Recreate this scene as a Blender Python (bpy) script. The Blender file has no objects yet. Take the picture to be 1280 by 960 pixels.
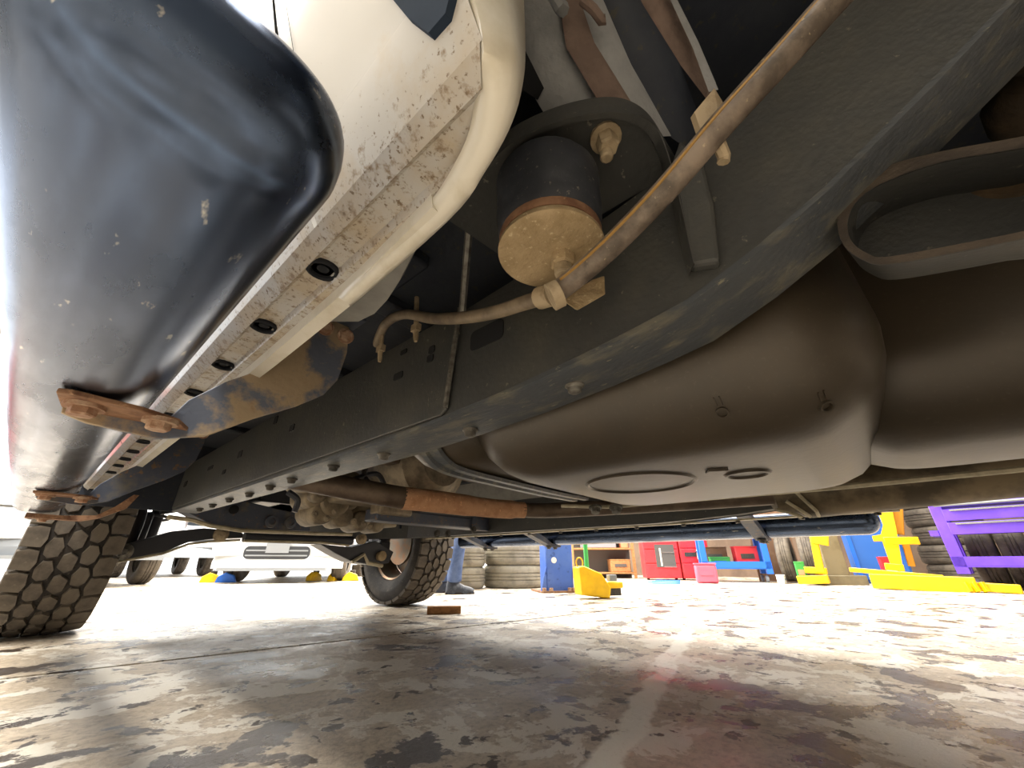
import bpy, bmesh, math, random
from mathutils import Vector, Matrix
random.seed(7)
PI = math.pi
scn = bpy.context.scene
col = scn.collection

# ---------------------------------------------------------------- camera, sky, exposure
CAM = Vector((-1.0, 0.0, 0.265)); YAW = math.radians(49.5); PITCH = math.radians(25.1); FPX = 480.0
cd = bpy.data.cameras.new('camera'); cam = bpy.data.objects.new('camera', cd); col.objects.link(cam)
cd.sensor_width = 36.0; cd.lens = FPX / 1280 * 36.0; cd.clip_start = 0.01; cd.clip_end = 200
cam.location = CAM; cam.rotation_euler = (PI / 2 + PITCH, 0, -YAW)
scn.camera = cam
scn.view_settings.view_transform = 'Standard'; scn.view_settings.look = 'None'
scn.view_settings.gamma = 1.0; scn.view_settings.use_curve_mapping = False
scn.view_settings.exposure = 1.6
w = bpy.data.worlds.new('world'); scn.world = w; w.use_nodes = True
w.node_tree.nodes['Background'].inputs[0].default_value = (0.93, 0.97, 1.0, 1)
w.node_tree.nodes['Background'].inputs[1].default_value = 1.0
# unseen overhead area lights, added to brighten the background and fill the left side
for i, (x, y, sx, sy, p) in enumerate(((5.2, 0.5, 3.0, 5.0, 340), (5.0, 6.0, 4.0, 4.0, 560), (0.8, 7.8, 5.0, 3.0, 520), (-3.0, 0.5, 1.2, 6.0, 260))):
    ld = bpy.data.lights.new('added_area_light', 'AREA'); ld.shape = 'RECTANGLE'; ld.size = sx; ld.size_y = sy; ld.energy = p; ld.color = (1.0, .95, .86)
    lo_ = bpy.data.objects.new('added_area_light', ld); col.objects.link(lo_); lo_.location = (x, y, 4.6)

_h = Vector((math.sin(YAW), math.cos(YAW), 0)); _r = Vector((math.cos(YAW), -math.sin(YAW), 0)); _z = Vector((0, 0, 1))
_F = _h * math.cos(PITCH) + _z * math.sin(PITCH); _U = -_h * math.sin(PITCH) + _z * math.cos(PITCH)
def at(px, py, X=None, Y=None, Z=None, D=None):
    """photo pixel -> the point of the place seen there, on the plane X, Y or Z = const"""
    v = _F + _r * ((px - 640) / FPX) + _U * ((480 - py) / FPX)
    if X is not None: t = (X - CAM.x) / v.x
    elif Y is not None: t = (Y - CAM.y) / v.y
    elif Z is not None: t = (Z - CAM.z) / v.z
    else: t = D
    return CAM + v * t

# ---------------------------------------------------------------- materials
MATS = {}
def rgb(s):
    s = s.lstrip('#'); out = []
    for i in (0, 2, 4):
        c = int(s[i:i + 2], 16) / 255
        out.append(c / 12.92 if c <= .04045 else ((c + .055) / 1.055) ** 2.4)
    return (*out, 1)
def mat(name, c, rough=.6, metal=0., c2=None, scale=6., lo=.45, hi=.6, c3=None, scale3=60., lo3=.6, hi3=.68,
        bump=0., bscale=80., spec=.5, stretch=(1, 1, 1), rough2=None, emit=0, coat=0):
    m = bpy.data.materials.new(name); m.use_nodes = True; nt = m.node_tree; N = nt.nodes; L = nt.links
    b = N['Principled BSDF']
    b.inputs['Roughness'].default_value = rough; b.inputs['Metallic'].default_value = metal
    b.inputs['Specular IOR Level'].default_value = spec
    b.inputs['Coat Weight'].default_value = coat; b.inputs['Coat Roughness'].default_value = .06
    b.inputs['Base Color'].default_value = rgb(c)
    if emit:
        b.inputs['Emission Color'].default_value = rgb(c); b.inputs['Emission Strength'].default_value = emit
    tc = N.new('ShaderNodeTexCoord'); mp = N.new('ShaderNodeMapping'); mp.inputs['Scale'].default_value = stretch
    L.new(tc.outputs['Object'], mp.inputs['Vector'])
    def layer(sc, a, bb, detail=8):
        n = N.new('ShaderNodeTexNoise'); n.inputs['Scale'].default_value = sc; n.inputs['Detail'].default_value = detail
        n.inputs['Roughness'].default_value = .62
        L.new(mp.outputs['Vector'], n.inputs['Vector'])
        r = N.new('ShaderNodeMapRange'); r.inputs['From Min'].default_value = a; r.inputs['From Max'].default_value = bb
        L.new(n.outputs['Fac'], r.inputs['Value']); return r.outputs['Result']
    last = None
    if c2:
        f = layer(scale, lo, hi); mx = N.new('ShaderNodeMix'); mx.data_type = 'RGBA'
        L.new(f, mx.inputs[0]); mx.inputs[6].default_value = rgb(c); mx.inputs[7].default_value = rgb(c2); last = mx.outputs[2]
        if rough2 is not None:
            rr = N.new('ShaderNodeMapRange'); rr.inputs['To Min'].default_value = rough; rr.inputs['To Max'].default_value = rough2
            L.new(f, rr.inputs['Value']); L.new(rr.outputs['Result'], b.inputs['Roughness'])
    if c3:
        f = layer(scale3, lo3, hi3, 4); mx = N.new('ShaderNodeMix'); mx.data_type = 'RGBA'
        L.new(f, mx.inputs[0])
        if last: L.new(last, mx.inputs[6])
        else: mx.inputs[6].default_value = rgb(c)
        mx.inputs[7].default_value = rgb(c3); last = mx.outputs[2]
    if last: L.new(last, b.inputs['Base Color'])
    if bump:
        n = N.new('ShaderNodeTexNoise'); n.inputs['Scale'].default_value = bscale; n.inputs['Detail'].default_value = 5
        L.new(mp.outputs['Vector'], n.inputs['Vector'])
        bp = N.new('ShaderNodeBump'); bp.inputs['Strength'].default_value = bump; bp.inputs['Distance'].default_value = .004
        L.new(n.outputs['Fac'], bp.inputs['Height']); L.new(bp.outputs['Normal'], b.inputs['Normal'])
    MATS[name] = m; return m

mat('steel_board', '#55627a', .2, 1.0, c2='#4b586e', scale=7, lo=.42, hi=.62, rough2=.3, c3='#b8b6b0', scale3=26, lo3=.66, hi3=.72, stretch=(3, .9, 3))  # bluish base colour imitates blue reflections on the polished board
mat('white_paint', '#dcdad4', .22, 0, c2='#d2cfc6', scale=5, coat=.6, c3='#8c7f6c', scale3=120, lo3=.70, hi3=.76)
def white_dirty():
    m = bpy.data.materials.new('white_paint'); m.use_nodes = True; nt = m.node_tree; N = nt.nodes; L = nt.links
    b = N['Principled BSDF']; b.inputs['Coat Weight'].default_value = .5; b.inputs['Coat Roughness'].default_value = .08
    tc = N.new('ShaderNodeTexCoord'); sx = N.new('ShaderNodeSeparateXYZ'); L.new(tc.outputs['Object'], sx.inputs[0])
    lowz = N.new('ShaderNodeMapRange'); lowz.inputs['From Min'].default_value = .60; lowz.inputs['From Max'].default_value = .522
    lowz.inputs['To Max'].default_value = .17; L.new(sx.outputs[2], lowz.inputs['Value'])
    last = None
    for sc, det, thr, wd, colr, off in ((9, 9, .60, .16, '#b3a692', 1.), (85, 5, .70, .12, '#8a7862', 1.), (240, 3, .74, .09, '#75644f', 1.)):
        n = N.new('ShaderNodeTexNoise'); n.inputs['Scale'].default_value = sc; n.inputs['Detail'].default_value = det; n.inputs['Roughness'].default_value = .65
        L.new(tc.outputs['Object'], n.inputs['Vector'])
        ad = N.new('ShaderNodeMath'); ad.operation = 'ADD'; L.new(n.outputs['Fac'], ad.inputs[0]); L.new(lowz.outputs['Result'], ad.inputs[1])
        r = N.new('ShaderNodeMapRange'); r.inputs['From Min'].default_value = thr; r.inputs['From Max'].default_value = thr + wd; L.new(ad.outputs[0], r.inputs['Value'])
        mx = N.new('ShaderNodeMix'); mx.data_type = 'RGBA'; L.new(r.outputs['Result'], mx.inputs[0])
        if last: L.new(last, mx.inputs[6])
        else: mx.inputs[6].default_value = rgb('#b9b7b3')
        mx.inputs[7].default_value = rgb(colr); last = mx.outputs[2]
    L.new(last, b.inputs['Base Color'])
    ro = N.new('ShaderNodeMapRange'); ro.inputs['From Max'].default_value = .17; ro.inputs['To Min'].default_value = .2; ro.inputs['To Max'].default_value = .55
    L.new(lowz.outputs['Result'], ro.inputs['Value']); L.new(ro.outputs['Result'], b.inputs['Roughness'])
    MATS['white_paint'] = m
white_dirty()
mat('sill_dirty', '#c9c5bb', .5, 0, c2='#9c8d78', scale=24, lo=.48, hi=.7, c3='#7a6650', scale3=140, lo3=.58, hi3=.68, bump=.15)
mat('cream_paint', '#d8d3c6', .3, 0, c2='#c9c2b0', scale=14, coat=.3)
mat('shaded_white', '#9c9b97', .7, 0, c2='#8c8b88', scale=10)  # white body paint with its shade put into the grey
mat('dark_plastic', '#2b3543', .9, 0, c2='#252f3c', scale=8, spec=.1)
mat('floor_pan', '#232935', .75, 0, c2='#2d323b', scale=7, c3='#3a3832', scale3=70, bump=.2)
mat('frame_black', '#3e3f3f', .5, 0, c2='#4b4a45', scale=9, lo=.45, hi=.7, c3='#7a766a', scale3=75, lo3=.66, hi3=.73, bump=.25, bscale=120)
mat('frame_lip', '#464a4f', .42, 0, c2='#64625a', scale=22, lo=.5, hi=.65, c3='#85816f', scale3=70, lo3=.64, hi3=.72, bump=.3, bscale=90, stretch=(2, .6, 2))
mat('tank_black', '#3c352c', .42, 0, c2='#463d31', scale=5, lo=.4, hi=.7, c3='#4a443a', scale3=160, lo3=.6, hi3=.75, bump=.08)
mat('can_black', '#2c2f36', .55, 0, c2='#393c43', scale=12, c3='#8a8578', scale3=150, lo3=.64, hi3=.72, bump=.2)
mat('tan_plate', '#ad9877', .8, 0, c2='#94805f', scale=30, lo=.4, hi=.65, c3='#c3b190', scale3=180, bump=.5, bscale=160)
mat('tan_clip', '#a8977c', .65, 0, c2='#8d7c62', scale=50)
mat('hose', '#8a7c68', .55, 0, c2='#5f5346', scale=16, lo=.42, hi=.62, bump=.2)
mat('hose_dark', '#85776a', .5, 0, c2='#4e443b', scale=22, lo=.42, hi=.6, c3='#a99a80', scale3=160, lo3=.66, hi3=.75, bump=.2)
mat('ochre', '#96743a', .6)
mat('rust_bracket', '#a08d73', .6, .0, c2='#5c6373', scale=9, lo=.53, hi=.60, c3='#8f7050', scale3=34, lo3=.60, hi3=.78, bump=.3)
mat('rust', '#8f6c52', .75, .1, c2='#6b4a36', scale=30, c3='#b08a6a', scale3=90, bump=.4)
mat('rust_bolt', '#96725a', .7, .2, c2='#b39a84', scale=60, bump=.4, bscale=200)
mat('bracket_blue', '#4b5160', .5, .3, c2='#6a655e', scale=18, lo=.5, hi=.7, c3='#7e6248', scale3=50, bump=.2)
mat('rubber', '#24211f', .8, 0, c2='#332e2a', scale=14, c3='#4d463d', scale3=90, bump=.2)
mat('rubber_worn', '#5b5349', .75, 0, c2='#463f38', scale=12, c3='#625a4e', scale3=80, lo3=.6, hi3=.7, bump=.2)
mat('rubber_pale', '#8d8674', .85, 0, c2='#777060', scale=8)
mat('rim', '#7d7568', .45, .7, c2='#8e6f55', scale=14, bump=.1)
mat('bolt_dark', '#3a3936', .5, .4, c2='#4c4740', scale=60)
mat('bolt_grey', '#7c7a74', .5, .4, c2='#5b5751', scale=60)
mat('alloy', '#9a8d78', .55, .35, c2='#6f6557', scale=20, lo=.4, hi=.65, bump=.3)
mat('pipe_brown', '#6a5b4d', .55, .3, c2='#54463b', scale=12, bump=.15)
mat('pipe_rust', '#c99a76', .75, .0, c2='#b5835f', scale=22, c3='#dfae86', scale3=90, bump=.3)
mat('muffler', '#7d6f58', .5, .35, c2='#4e4537', scale=8, bump=.08)
mat('arm_black', '#2e3038', .5, 0, c2='#33343a', scale=14, bump=.15)
mat('edge_pale', '#b9b097', .5, .1, c2='#9d947d', scale=20)
mat('felt_grey', '#8e9093', .9, 0, c2='#7b7d80', scale=9, bump=.3, bscale=200)
mat('felt_brown', '#65564f', .9, 0, c2='#75645c', scale=16, bump=.4, bscale=160)
mat('mud', '#4a3b28', .9, 0, c2='#2e281f', scale=14, lo=.4, hi=.6, bump=.8, bscale=60)
mat('rust_rim', '#463d34', .85, 0, c2='#37302a', scale=22, bump=.5)
mat('wood', '#a8784a', .7, 0, c2='#8a5f38', scale=6, stretch=(1, 8, 8))
mat('car_white', '#cfd2d6', .3, 0, coat=.5)
mat('car_grey', '#7f848a', .5, 0)
mat('car_dark', '#2b2f35', .4, 0)
mat('glass_dark', '#20262c', .08, 0)
mat('lift_blue', '#3f63b4', .45, 0, c2='#4b6cb5', scale=3, c3='#33508f', scale3=20)
mat('lift_yellow', '#f2c400', .4, 0, c2='#e0b000', scale=5)
mat('lift_amber', '#c98d10', .5, 0)
mat('red_paint', '#d2323a', .4, 0, c2='#c22a33', scale=4)
mat('pink', '#d95a72', .5, 0)
mat('cart_blue', '#1f67cf', .4, 0)
mat('purple', '#5f3ccb', .4, 0, c2='#6a46d6', scale=3)
mat('panel_blue', '#2c62b0', .5, 0)
mat('post_grey', '#77705a', .6, 0, c2='#6a634f', scale=4)
mat('cardboard', '#70543f', .85, 0, c2='#7d614b', scale=5)
mat('shelf_grey', '#4c4a48', .6, 0)
mat('paper_white', '#e8e6e0', .6, 0)
mat('green_plastic', '#2f8a3c', .5, 0)
mat('wall_brown', '#6a5748', .9, 0, c2='#5a4a3e', scale=2)
mat('wall_grey', '#8d8a84', .9, 0, c2='#7f7c76', scale=2)
mat('ceiling_white', '#b9b8b4', .9, 0)
mat('jeans', '#41547c', .9, 0, c2='#5b6c92', scale=12, lo=.4, hi=.65, bump=.4, bscale=60)
mat('boot', '#2f3440', .5, 0, c2='#565c66', scale=20, lo=.5, hi=.7)
mat('skin', '#b98a6c', .6, 0)
mat('shirt', '#3a4048', .9, 0)
mat('hair', '#2a211b', .8, 0)
mat('gap_dark', '#14161b', .9, 0)
mat('bucket', '#d98763', .6, 0)
mat('chrome', '#b5b5b3', .25, .9)

def floor_material():
    m = bpy.data.materials.new('wet_concrete'); m.use_nodes = True; nt = m.node_tree; N = nt.nodes; L = nt.links
    b = N['Principled BSDF']
    tc = N.new('ShaderNodeTexCoord'); P = tc.outputs['Object']
    def noise(sc, det=8, ro=.6, dist=0., off=0.):
        mp = N.new('ShaderNodeMapping'); mp.inputs['Location'].default_value = (off, off * .7, 0)
        L.new(P, mp.inputs['Vector'])
        n = N.new('ShaderNodeTexNoise'); n.inputs['Scale'].default_value = sc; n.inputs['Detail'].default_value = det
        n.inputs['Roughness'].default_value = ro; n.inputs['Distortion'].default_value = dist
        L.new(mp.outputs['Vector'], n.inputs['Vector']); return n.outputs['Fac']
    def rng(v, a, bb, c=0., d=1.):
        r = N.new('ShaderNodeMapRange'); r.inputs['From Min'].default_value = a; r.inputs['From Max'].default_value = bb
        r.inputs['To Min'].default_value = c; r.inputs['To Max'].default_value = d; L.new(v, r.inputs['Value']); return r.outputs['Result']
    def mix(f, a, c):
        mx = N.new('ShaderNodeMix'); mx.data_type = 'RGBA'
        L.new(f, mx.inputs[0])
        for k, v in ((6, a), (7, c)):
            if isinstance(v, str): mx.inputs[k].default_value = rgb(v)
            else: L.new(v, mx.inputs[k])
        return mx.outputs[2]
    def op(o, a, c):
        n = N.new('ShaderNodeMath'); n.operation = o
        for k, v in ((0, a), (1, c)):
            if isinstance(v, (int, float)): n.inputs[k].default_value = v
            else: L.new(v, n.inputs[k])
        return n.outputs[0]
    base = mix(rng(noise(2.2, 10, .65), .35, .65), '#cdbfac', '#b0a08a')
    base = mix(rng(noise(60, 6, .7), .45, .75), base, '#7d6f5e')
    flake = rng(noise(6.5, 15, .70, .3, 3.1), .515, .532)
    base = mix(op('MULTIPLY', flake, .9), base, '#e0d9cc')
    patch = rng(noise(4.8, 15, .66, .25, 9.7), .555, .572)
    base = mix(patch, base, '#463a30')
    patch2 = rng(noise(13, 10, .6, .2, 4.4), .60, .625)
    base = mix(patch2, base, '#4a3e33')
    # spilled white powder, a streak across the slab
    sx = N.new('ShaderNodeSeparateXYZ'); L.new(P, sx.inputs[0])
    # line through (-0.343,0.377) and (1.0,0.70)
    n_ = Vector((-.323, 1.343, 0)).normalized(); c0 = n_.x * -.343 + n_.y * .377
    dd = op('ADD', op('MULTIPLY', sx.outputs[0], n_.x), op('MULTIPLY', sx.outputs[1], n_.y))
    dd = op('SUBTRACT', dd, c0)
    dd = op('ADD', dd, op('MULTIPLY', op('SUBTRACT', noise(6, 6, .6), .5), .09))
    dd = op('ABSOLUTE', dd, 0)
    line = rng(dd, .022, .032, 1., 0.)
    line = op('MULTIPLY', line, rng(sx.outputs[0], .85, 1.1, 1., 0.))
    line = op('MULTIPLY', line, rng(noise(45, 5, .7), .28, .40))
    base = mix(line, base, '#f2eee2')
    L.new(base, b.inputs['Base Color'])
    ro = rng(noise(3.3, 8, .6, 0, 1.7), .35, .65, .3, .58)
    ro = op('MULTIPLY', ro, rng(patch, 0, 1, 1., .7))
    L.new(ro, b.inputs['Roughness'])
    hgt = op('ADD', op('MULTIPLY', patch, -.6), op('MULTIPLY', flake, .35))
    hgt = op('ADD', hgt, op('MULTIPLY', patch2, -.4))
    hgt = op('ADD', hgt, op('MULTIPLY', noise(70, 8, .75), 1.3))
    bp = N.new('ShaderNodeBump'); bp.inputs['Strength'].default_value = .6; bp.inputs['Distance'].default_value = .005
    L.new(hgt, bp.inputs['Height']); L.new(bp.outputs['Normal'], b.inputs['Normal'])
    MATS['concrete'] = m
floor_material()

# ---------------------------------------------------------------- mesh building
class MB:
    def __init__(s): s.v = []; s.f = []
    def add(s, vs, fs):
        o = len(s.v); s.v += [tuple(v) for v in vs]; s.f += [tuple(i + o for i in f) for f in fs]; return s
    def box(s, c, d, R=None):
        c = Vector(c); vs = []
        for x in (-.5, .5):
            for y in (-.5, .5):
                for z in (-.5, .5):
                    p = Vector((x * d[0], y * d[1], z * d[2])); vs.append((R @ p if R else p) + c)
        return s.add(vs, [(0, 1, 3, 2), (4, 6, 7, 5), (0, 4, 5, 1), (2, 3, 7, 6), (0, 2, 6, 4), (1, 5, 7, 3)])
    def rings(s, rs, closed=True, caps=True):
        n = len(rs[0]); vs = [p for r in rs for p in r]; fs = []
        for i in range(len(rs) - 1):
            for j in range(n if closed else n - 1):
                a = i * n + j; b = i * n + (j + 1) % n
                fs.append((a, b, b + n, a + n))
        if closed and caps:
            fs.append(tuple(range(n))[::-1]); fs.append(tuple(range((len(rs) - 1) * n, len(rs) * n)))
        return s.add(vs, fs)
    def prism(s, poly, thick, frame):
        """poly: list of (u,v); frame(u,v,w) -> point; w from 0 to thick"""
        return s.rings([[frame(u, v, 0) for u, v in poly], [frame(u, v, thick) for u, v in poly]])
    def tube(s, pts, r, n=10, caps=True):
        pts = [Vector(p) for p in pts]; rs = []; up = None
        for i, p in enumerate(pts):
            t = (pts[min(i + 1, len(pts) - 1)] - pts[max(i - 1, 0)]).normalized()
            if up is None: up = t.orthogonal().normalized()
            up = (up - t * up.dot(t)).normalized(); si = t.cross(up)
            rr = r[i] if isinstance(r, (list, tuple)) else r
            rs.append([p + (up * math.cos(2 * PI * k / n) + si * math.sin(2 * PI * k / n)) * rr for k in range(n)])
        return s.rings(rs, True, caps)
    def lathe(s, prof, c, axis='Z', n=28, caps=True):
        c = Vector(c); rs = []
        for r, h in prof:
            ring = []
            for k in range(n):
                a = 2 * PI * k / n; x, y = r * math.cos(a), r * math.sin(a)
                ring.append(c + Vector({'Z': (x, y, h), 'X': (h, x, y), 'Y': (x, h, y)}[axis]))
            rs.append(ring)
        return s.rings(rs, True, caps)
    def hexbolt(s, c, d, r=.01, h=.008, washer=0.):
        c = Vector(c); d = Vector(d).normalized(); u = d.orthogonal().normalized(); v = d.cross(u)
        def ring(rr, hh, n, ph=0): return [c + d * hh + (u * math.cos(2 * PI * k / n + ph) + v * math.sin(2 * PI * k / n + ph)) * rr for k in range(n)]
        if washer: s.rings([ring(washer, -.002, 16), ring(washer, .003, 16), ]) 
        s.rings([ring(r, 0, 6), ring(r, h * .85, 6), ring(r * .86, h, 6)]); return s
    def build(s, name, m, parent=None, smooth=40, bevel=0., seg=2, subd=0):
        me = bpy.data.meshes.new(name); me.from_pydata(s.v, [], s.f)
        bm = bmesh.new(); bm.from_mesh(me); bmesh.ops.recalc_face_normals(bm, faces=bm.faces); bm.to_mesh(me); bm.free()
        me.materials.append(MATS[m] if isinstance(m, str) else m)
        o = bpy.data.objects.new(name, me); col.objects.link(o)
        if parent is not None:
            o.parent = parent
            if parent.type == 'EMPTY': o.matrix_parent_inverse = Matrix.Translation(parent.location).inverted()
        if bevel:
            b = o.modifiers.new('bevel', 'BEVEL'); b.width = bevel; b.segments = seg; b.limit_method = 'ANGLE'; b.angle_limit = .6
        if subd:
            q = o.modifiers.new('subd', 'SUBSURF'); q.levels = subd; q.render_levels = subd
        if smooth:
            me.shade_smooth(); me.set_sharp_from_angle(angle=math.radians(smooth))
        return o

def thing(name, label, cat, loc, group=None):
    o = bpy.data.objects.new(name, None); col.objects.link(o); o.location = loc; o.empty_display_size = .1
    o['label'] = label; o['category'] = cat
    if group: o['group'] = group
    return o
def tag(o, label, cat, group=None):
    o['label'] = label; o['category'] = cat
    if group: o['group'] = group
    return o
def struct(o): o['kind'] = 'structure'; return o
def rrect(x0, x1, y0, y1, r, n=5):
    out = []
    for cx, cy, a0 in ((x1 - r, y1 - r, 0), (x0 + r, y1 - r, 90), (x0 + r, y0 + r, 180), (x1 - r, y0 + r, 270)):
        for k in range(n + 1):
            a = math.radians(a0 + 90 * k / n); out.append((cx + r * math.cos(a), cy + r * math.sin(a)))
    return out
XZ = lambda y: (lambda u, v, w: (u, y + w, v))
YZ = lambda x: (lambda u, v, w: (x + w, u, v))
XY = lambda z: (lambda u, v, w: (u, v, z + w))
def interp(tab, x):
    if x <= tab[0][0]: return tab[0][1]
    for (a, b), (c, d) in zip(tab, tab[1:]):
        if x <= c: return b + (d - b) * (x - a) / (c - a)
    return tab[-1][1]
def catmull(pts, n=6):
    pts = [Vector(p) for p in pts]; out = []
    for i in range(len(pts) - 1):
        p0, p1, p2, p3 = pts[max(i - 1, 0)], pts[i], pts[i + 1], pts[min(i + 2, len(pts) - 1)]
        for k in range(n):
            t = k / n
            out.append(.5 * ((2 * p1) + (p2 - p0) * t + (2 * p0 - 5 * p1 + 4 * p2 - p3) * t * t + (3 * p1 - p0 - 3 * p2 + p3) * t ** 3))
    out.append(pts[-1]); return out

# ================================================================ THE SETTING
JA, JB = Vector((-.82, 1.748, 0)), Vector((1.08, 1.422, 0))     # saw-cut joint between the two slabs
jd = (JB - JA).normalized(); jn = Vector((-jd.y, jd.x, 0))
floor = struct(MB().prism([(-30, -30), (30, -30), (30, 40), (-30, 40)], .18, XY(-.20)).build('floor', 'gap_dark', smooth=0))
for sgn in (1, -1):
    pts = [JA + jd * -30 + jn * sgn * .011, JA + jd * 30 + jn * sgn * .011, JA + jd * 30 + jn * sgn * 32, JA + jd * -30 + jn * sgn * 32]
    MB().prism([(p.x, p.y) for p in pts], .02, XY(-.02)).build('slab', 'concrete', floor, smooth=0)
struct(MB().box((-4.6, -1.0, 2.5), (.2, 11.0, 5.0)).build('wall_left', 'wall_grey', smooth=0))
struct(MB().box((2.5, -6.6, 2.5), (14.4, .2, 5.0)).build('wall_back', 'wall_grey', smooth=0))
struct(MB().box((2.5, 3.5, 5.1), (14.4, 20.4, .2)).build('ceiling', 'ceiling_white', smooth=0))
wall = MB().box((9.6, -.5, 2.5), (.2, 12.0, 5.0)).build('wall_right', 'wall_brown', smooth=0); struct(wall)

# ================================================================ THE TRUCK
truck = thing('sport_utility_vehicle', 'white high-riding vehicle with dark underbody seen from beneath, nearest the camera', 'vehicle', (0, 1.0, 0))
T = truck

# ---- body side skin: profile (X magnitude, z) from the sill outwards and up
PROF = [(.868, .521), (.884, .521), (.888, .527), (.907, .527), (.911, .522), (.925, .531), (.936, .549), (.950, .582), (.966, .622), (.984, .668),
        (1.003, .72), (1.025, .79), (1.048, .87), (1.06, .94), (1.063, 1.02), (1.05, 1.12), (1.02, 1.2)]
def arch_y(z): return .086 if z < .6 else .086 - .22 * (z - .6) - .9 * (z - .6) ** 2
def side_panel(name, m, sgn, i0, i1, y0f, y1, ny, parent=T, out=0.):
    rs = []
    for k in range(ny + 1):
        t = k / ny; rs.append([(sgn * (PROF[i][0] + out), y0f(PROF[i][1]) * (1 - t) + y1 * t, PROF[i][1]) for i in range(i0, i1)])
    return MB().rings(rs, closed=False).build(name, m, parent, smooth=50)
NP = len(PROF)
SY = [(.868, .20), (.884, .135), (.888, .125), (.907, .104), (.911, .10), (.925, .088)]
def sill_panel(sgn):
    rs = []
    for k in range(13):
        t = (k / 12) ** 2; rs.append([(sgn * PROF[i][0], SY[i][1] * (1 - t) + 2.22 * t, PROF[i][1]) for i in range(6)])
    return MB().rings(rs, closed=False).build('sill', 'white_paint', T, smooth=50)
for sgn in (-1, 1):
    sill = sill_panel(sgn)
    side_panel('quarter_panel', 'white_paint', sgn, 5, NP, arch_y, .286, 6)
    rs = []
    side_panel('door', 'white_paint', sgn, 5, NP, lambda z: .292, 1.32, 4)
    side_panel('door', 'white_paint', sgn, 5, NP, lambda z: 1.326, 2.22, 4)
    # door gap: a dark channel behind the seam
    MB().rings([[(sgn * (PROF[i][0] - .012), y, PROF[i][1]) for i in range(8, NP)] for y in (.27, .31)], closed=False).build('door_gap', 'gap_dark', T)
    # pinch weld flange
    fl = []
    for y, x in ((.18, .868), (.30, .861), (.54, .858), (2.2, .858)):
        fl.append([(sgn * (x + .017), y, .523), (sgn * (x + .014), y, .510), (sgn * x, y, .508), (sgn * (x - .003), y, .523)])
    MB().rings(fl).build('pinch_flange', 'cream_paint', T, smooth=30)
    # inner rocker
    MB().rings([[(sgn * .857, y, .522), (sgn * .845, y, .56), (sgn * .81, y, .63), (sgn * .78, y, .70), (sgn * .76, y, .76)] for y in (.27, 2.2)], closed=False).build('inner_rocker', 'shaded_white', T)
    # rolled lip round the wheel arch
    OUT = catmull([(.875, .34, .511), (.880, .20, .514), (.892, .135, .519), (.908, .105, .524), (.926, .086, .533), (.945, .083, .570), (.966, .080, .622), (1.003, .052, .72), (1.048, -.05, .87)], 5)
    INN = catmull([(.860, .34, .507), (.866, .182, .509), (.876, .13, .512), (.885, .098, .520), (.890, .084, .545), (.890, .082, .59), (.893, .080, .643), (.93, .052, .74), (.97, -.05, .88)], 5)
    rs = []
    for a_, b_ in zip(OUT, INN):
        mid = (a_ + b_) / 2; rs.append([Vector((sgn * v.x, v.y, v.z)) for v in (a_ + Vector((.0, .004, .004)), a_ + Vector((0, -.001, -.001)), mid + Vector((0, -.007, -.005)), b_, b_ + Vector((-.001, .003, .006)))])
    MB().rings(rs, closed=False).build('arch_lip', 'cream_paint', T, smooth=70)
q = [at(x, y, Z=.60) for x, y in ((536, 285), (514, 322), (500, 350), (484, 375), (468, 392), (448, 402), (405, 402), (350, 440), (280, 500), (250, 490), (330, 400), (470, 280))]
MB().rings([q, [v + Vector((.004, 0, .012)) for v in q]]).build('sill_inner_pan', 'shaded_white', T, smooth=0)
# second body seam line beside the door gap
MB().rings([[(-(PROF[i][0] + .0008), y, PROF[i][1]) for i in range(7, NP)] for y in (.2635, .2645)], closed=False).build('seam', 'gap_dark', T)
# dark cladding tip above the arch corner
cl = []
for (y, z) in ((.115, .552), (.128, .575), (.140, .605), (.150, .66), (.16, .74), (.03, .74), (.055, .66), (.065, .605), (.085, .565), (.10, .551)):
    x = interp([(b, a) for a, b in PROF[5:]], z); cl.append((x, y, z))
MB().rings([[(-(x - .004), y, z) for x, y, z in cl], [(-(x + .005), y, z) for x, y, z in cl]]).build('arch_cladding', 'dark_plastic', T, smooth=30)
# sill plugs
sill_l = [o for o in T.children if o.name.startswith('sill')][0]
for y in (.331, .483, .637, .79, .96, 1.13, 1.227, 1.36, 1.48, 1.6, 1.74):
    MB().lathe([(.0155, .0), (.0155, -.003), (.013, -.0045), (.011, -.003), (.0105, .001), (.006, .001), (.0055, -.001)], (-.8975, y, .527), 'Z', 18).build('sill_plug', 'gap_dark', sill_l)
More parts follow.
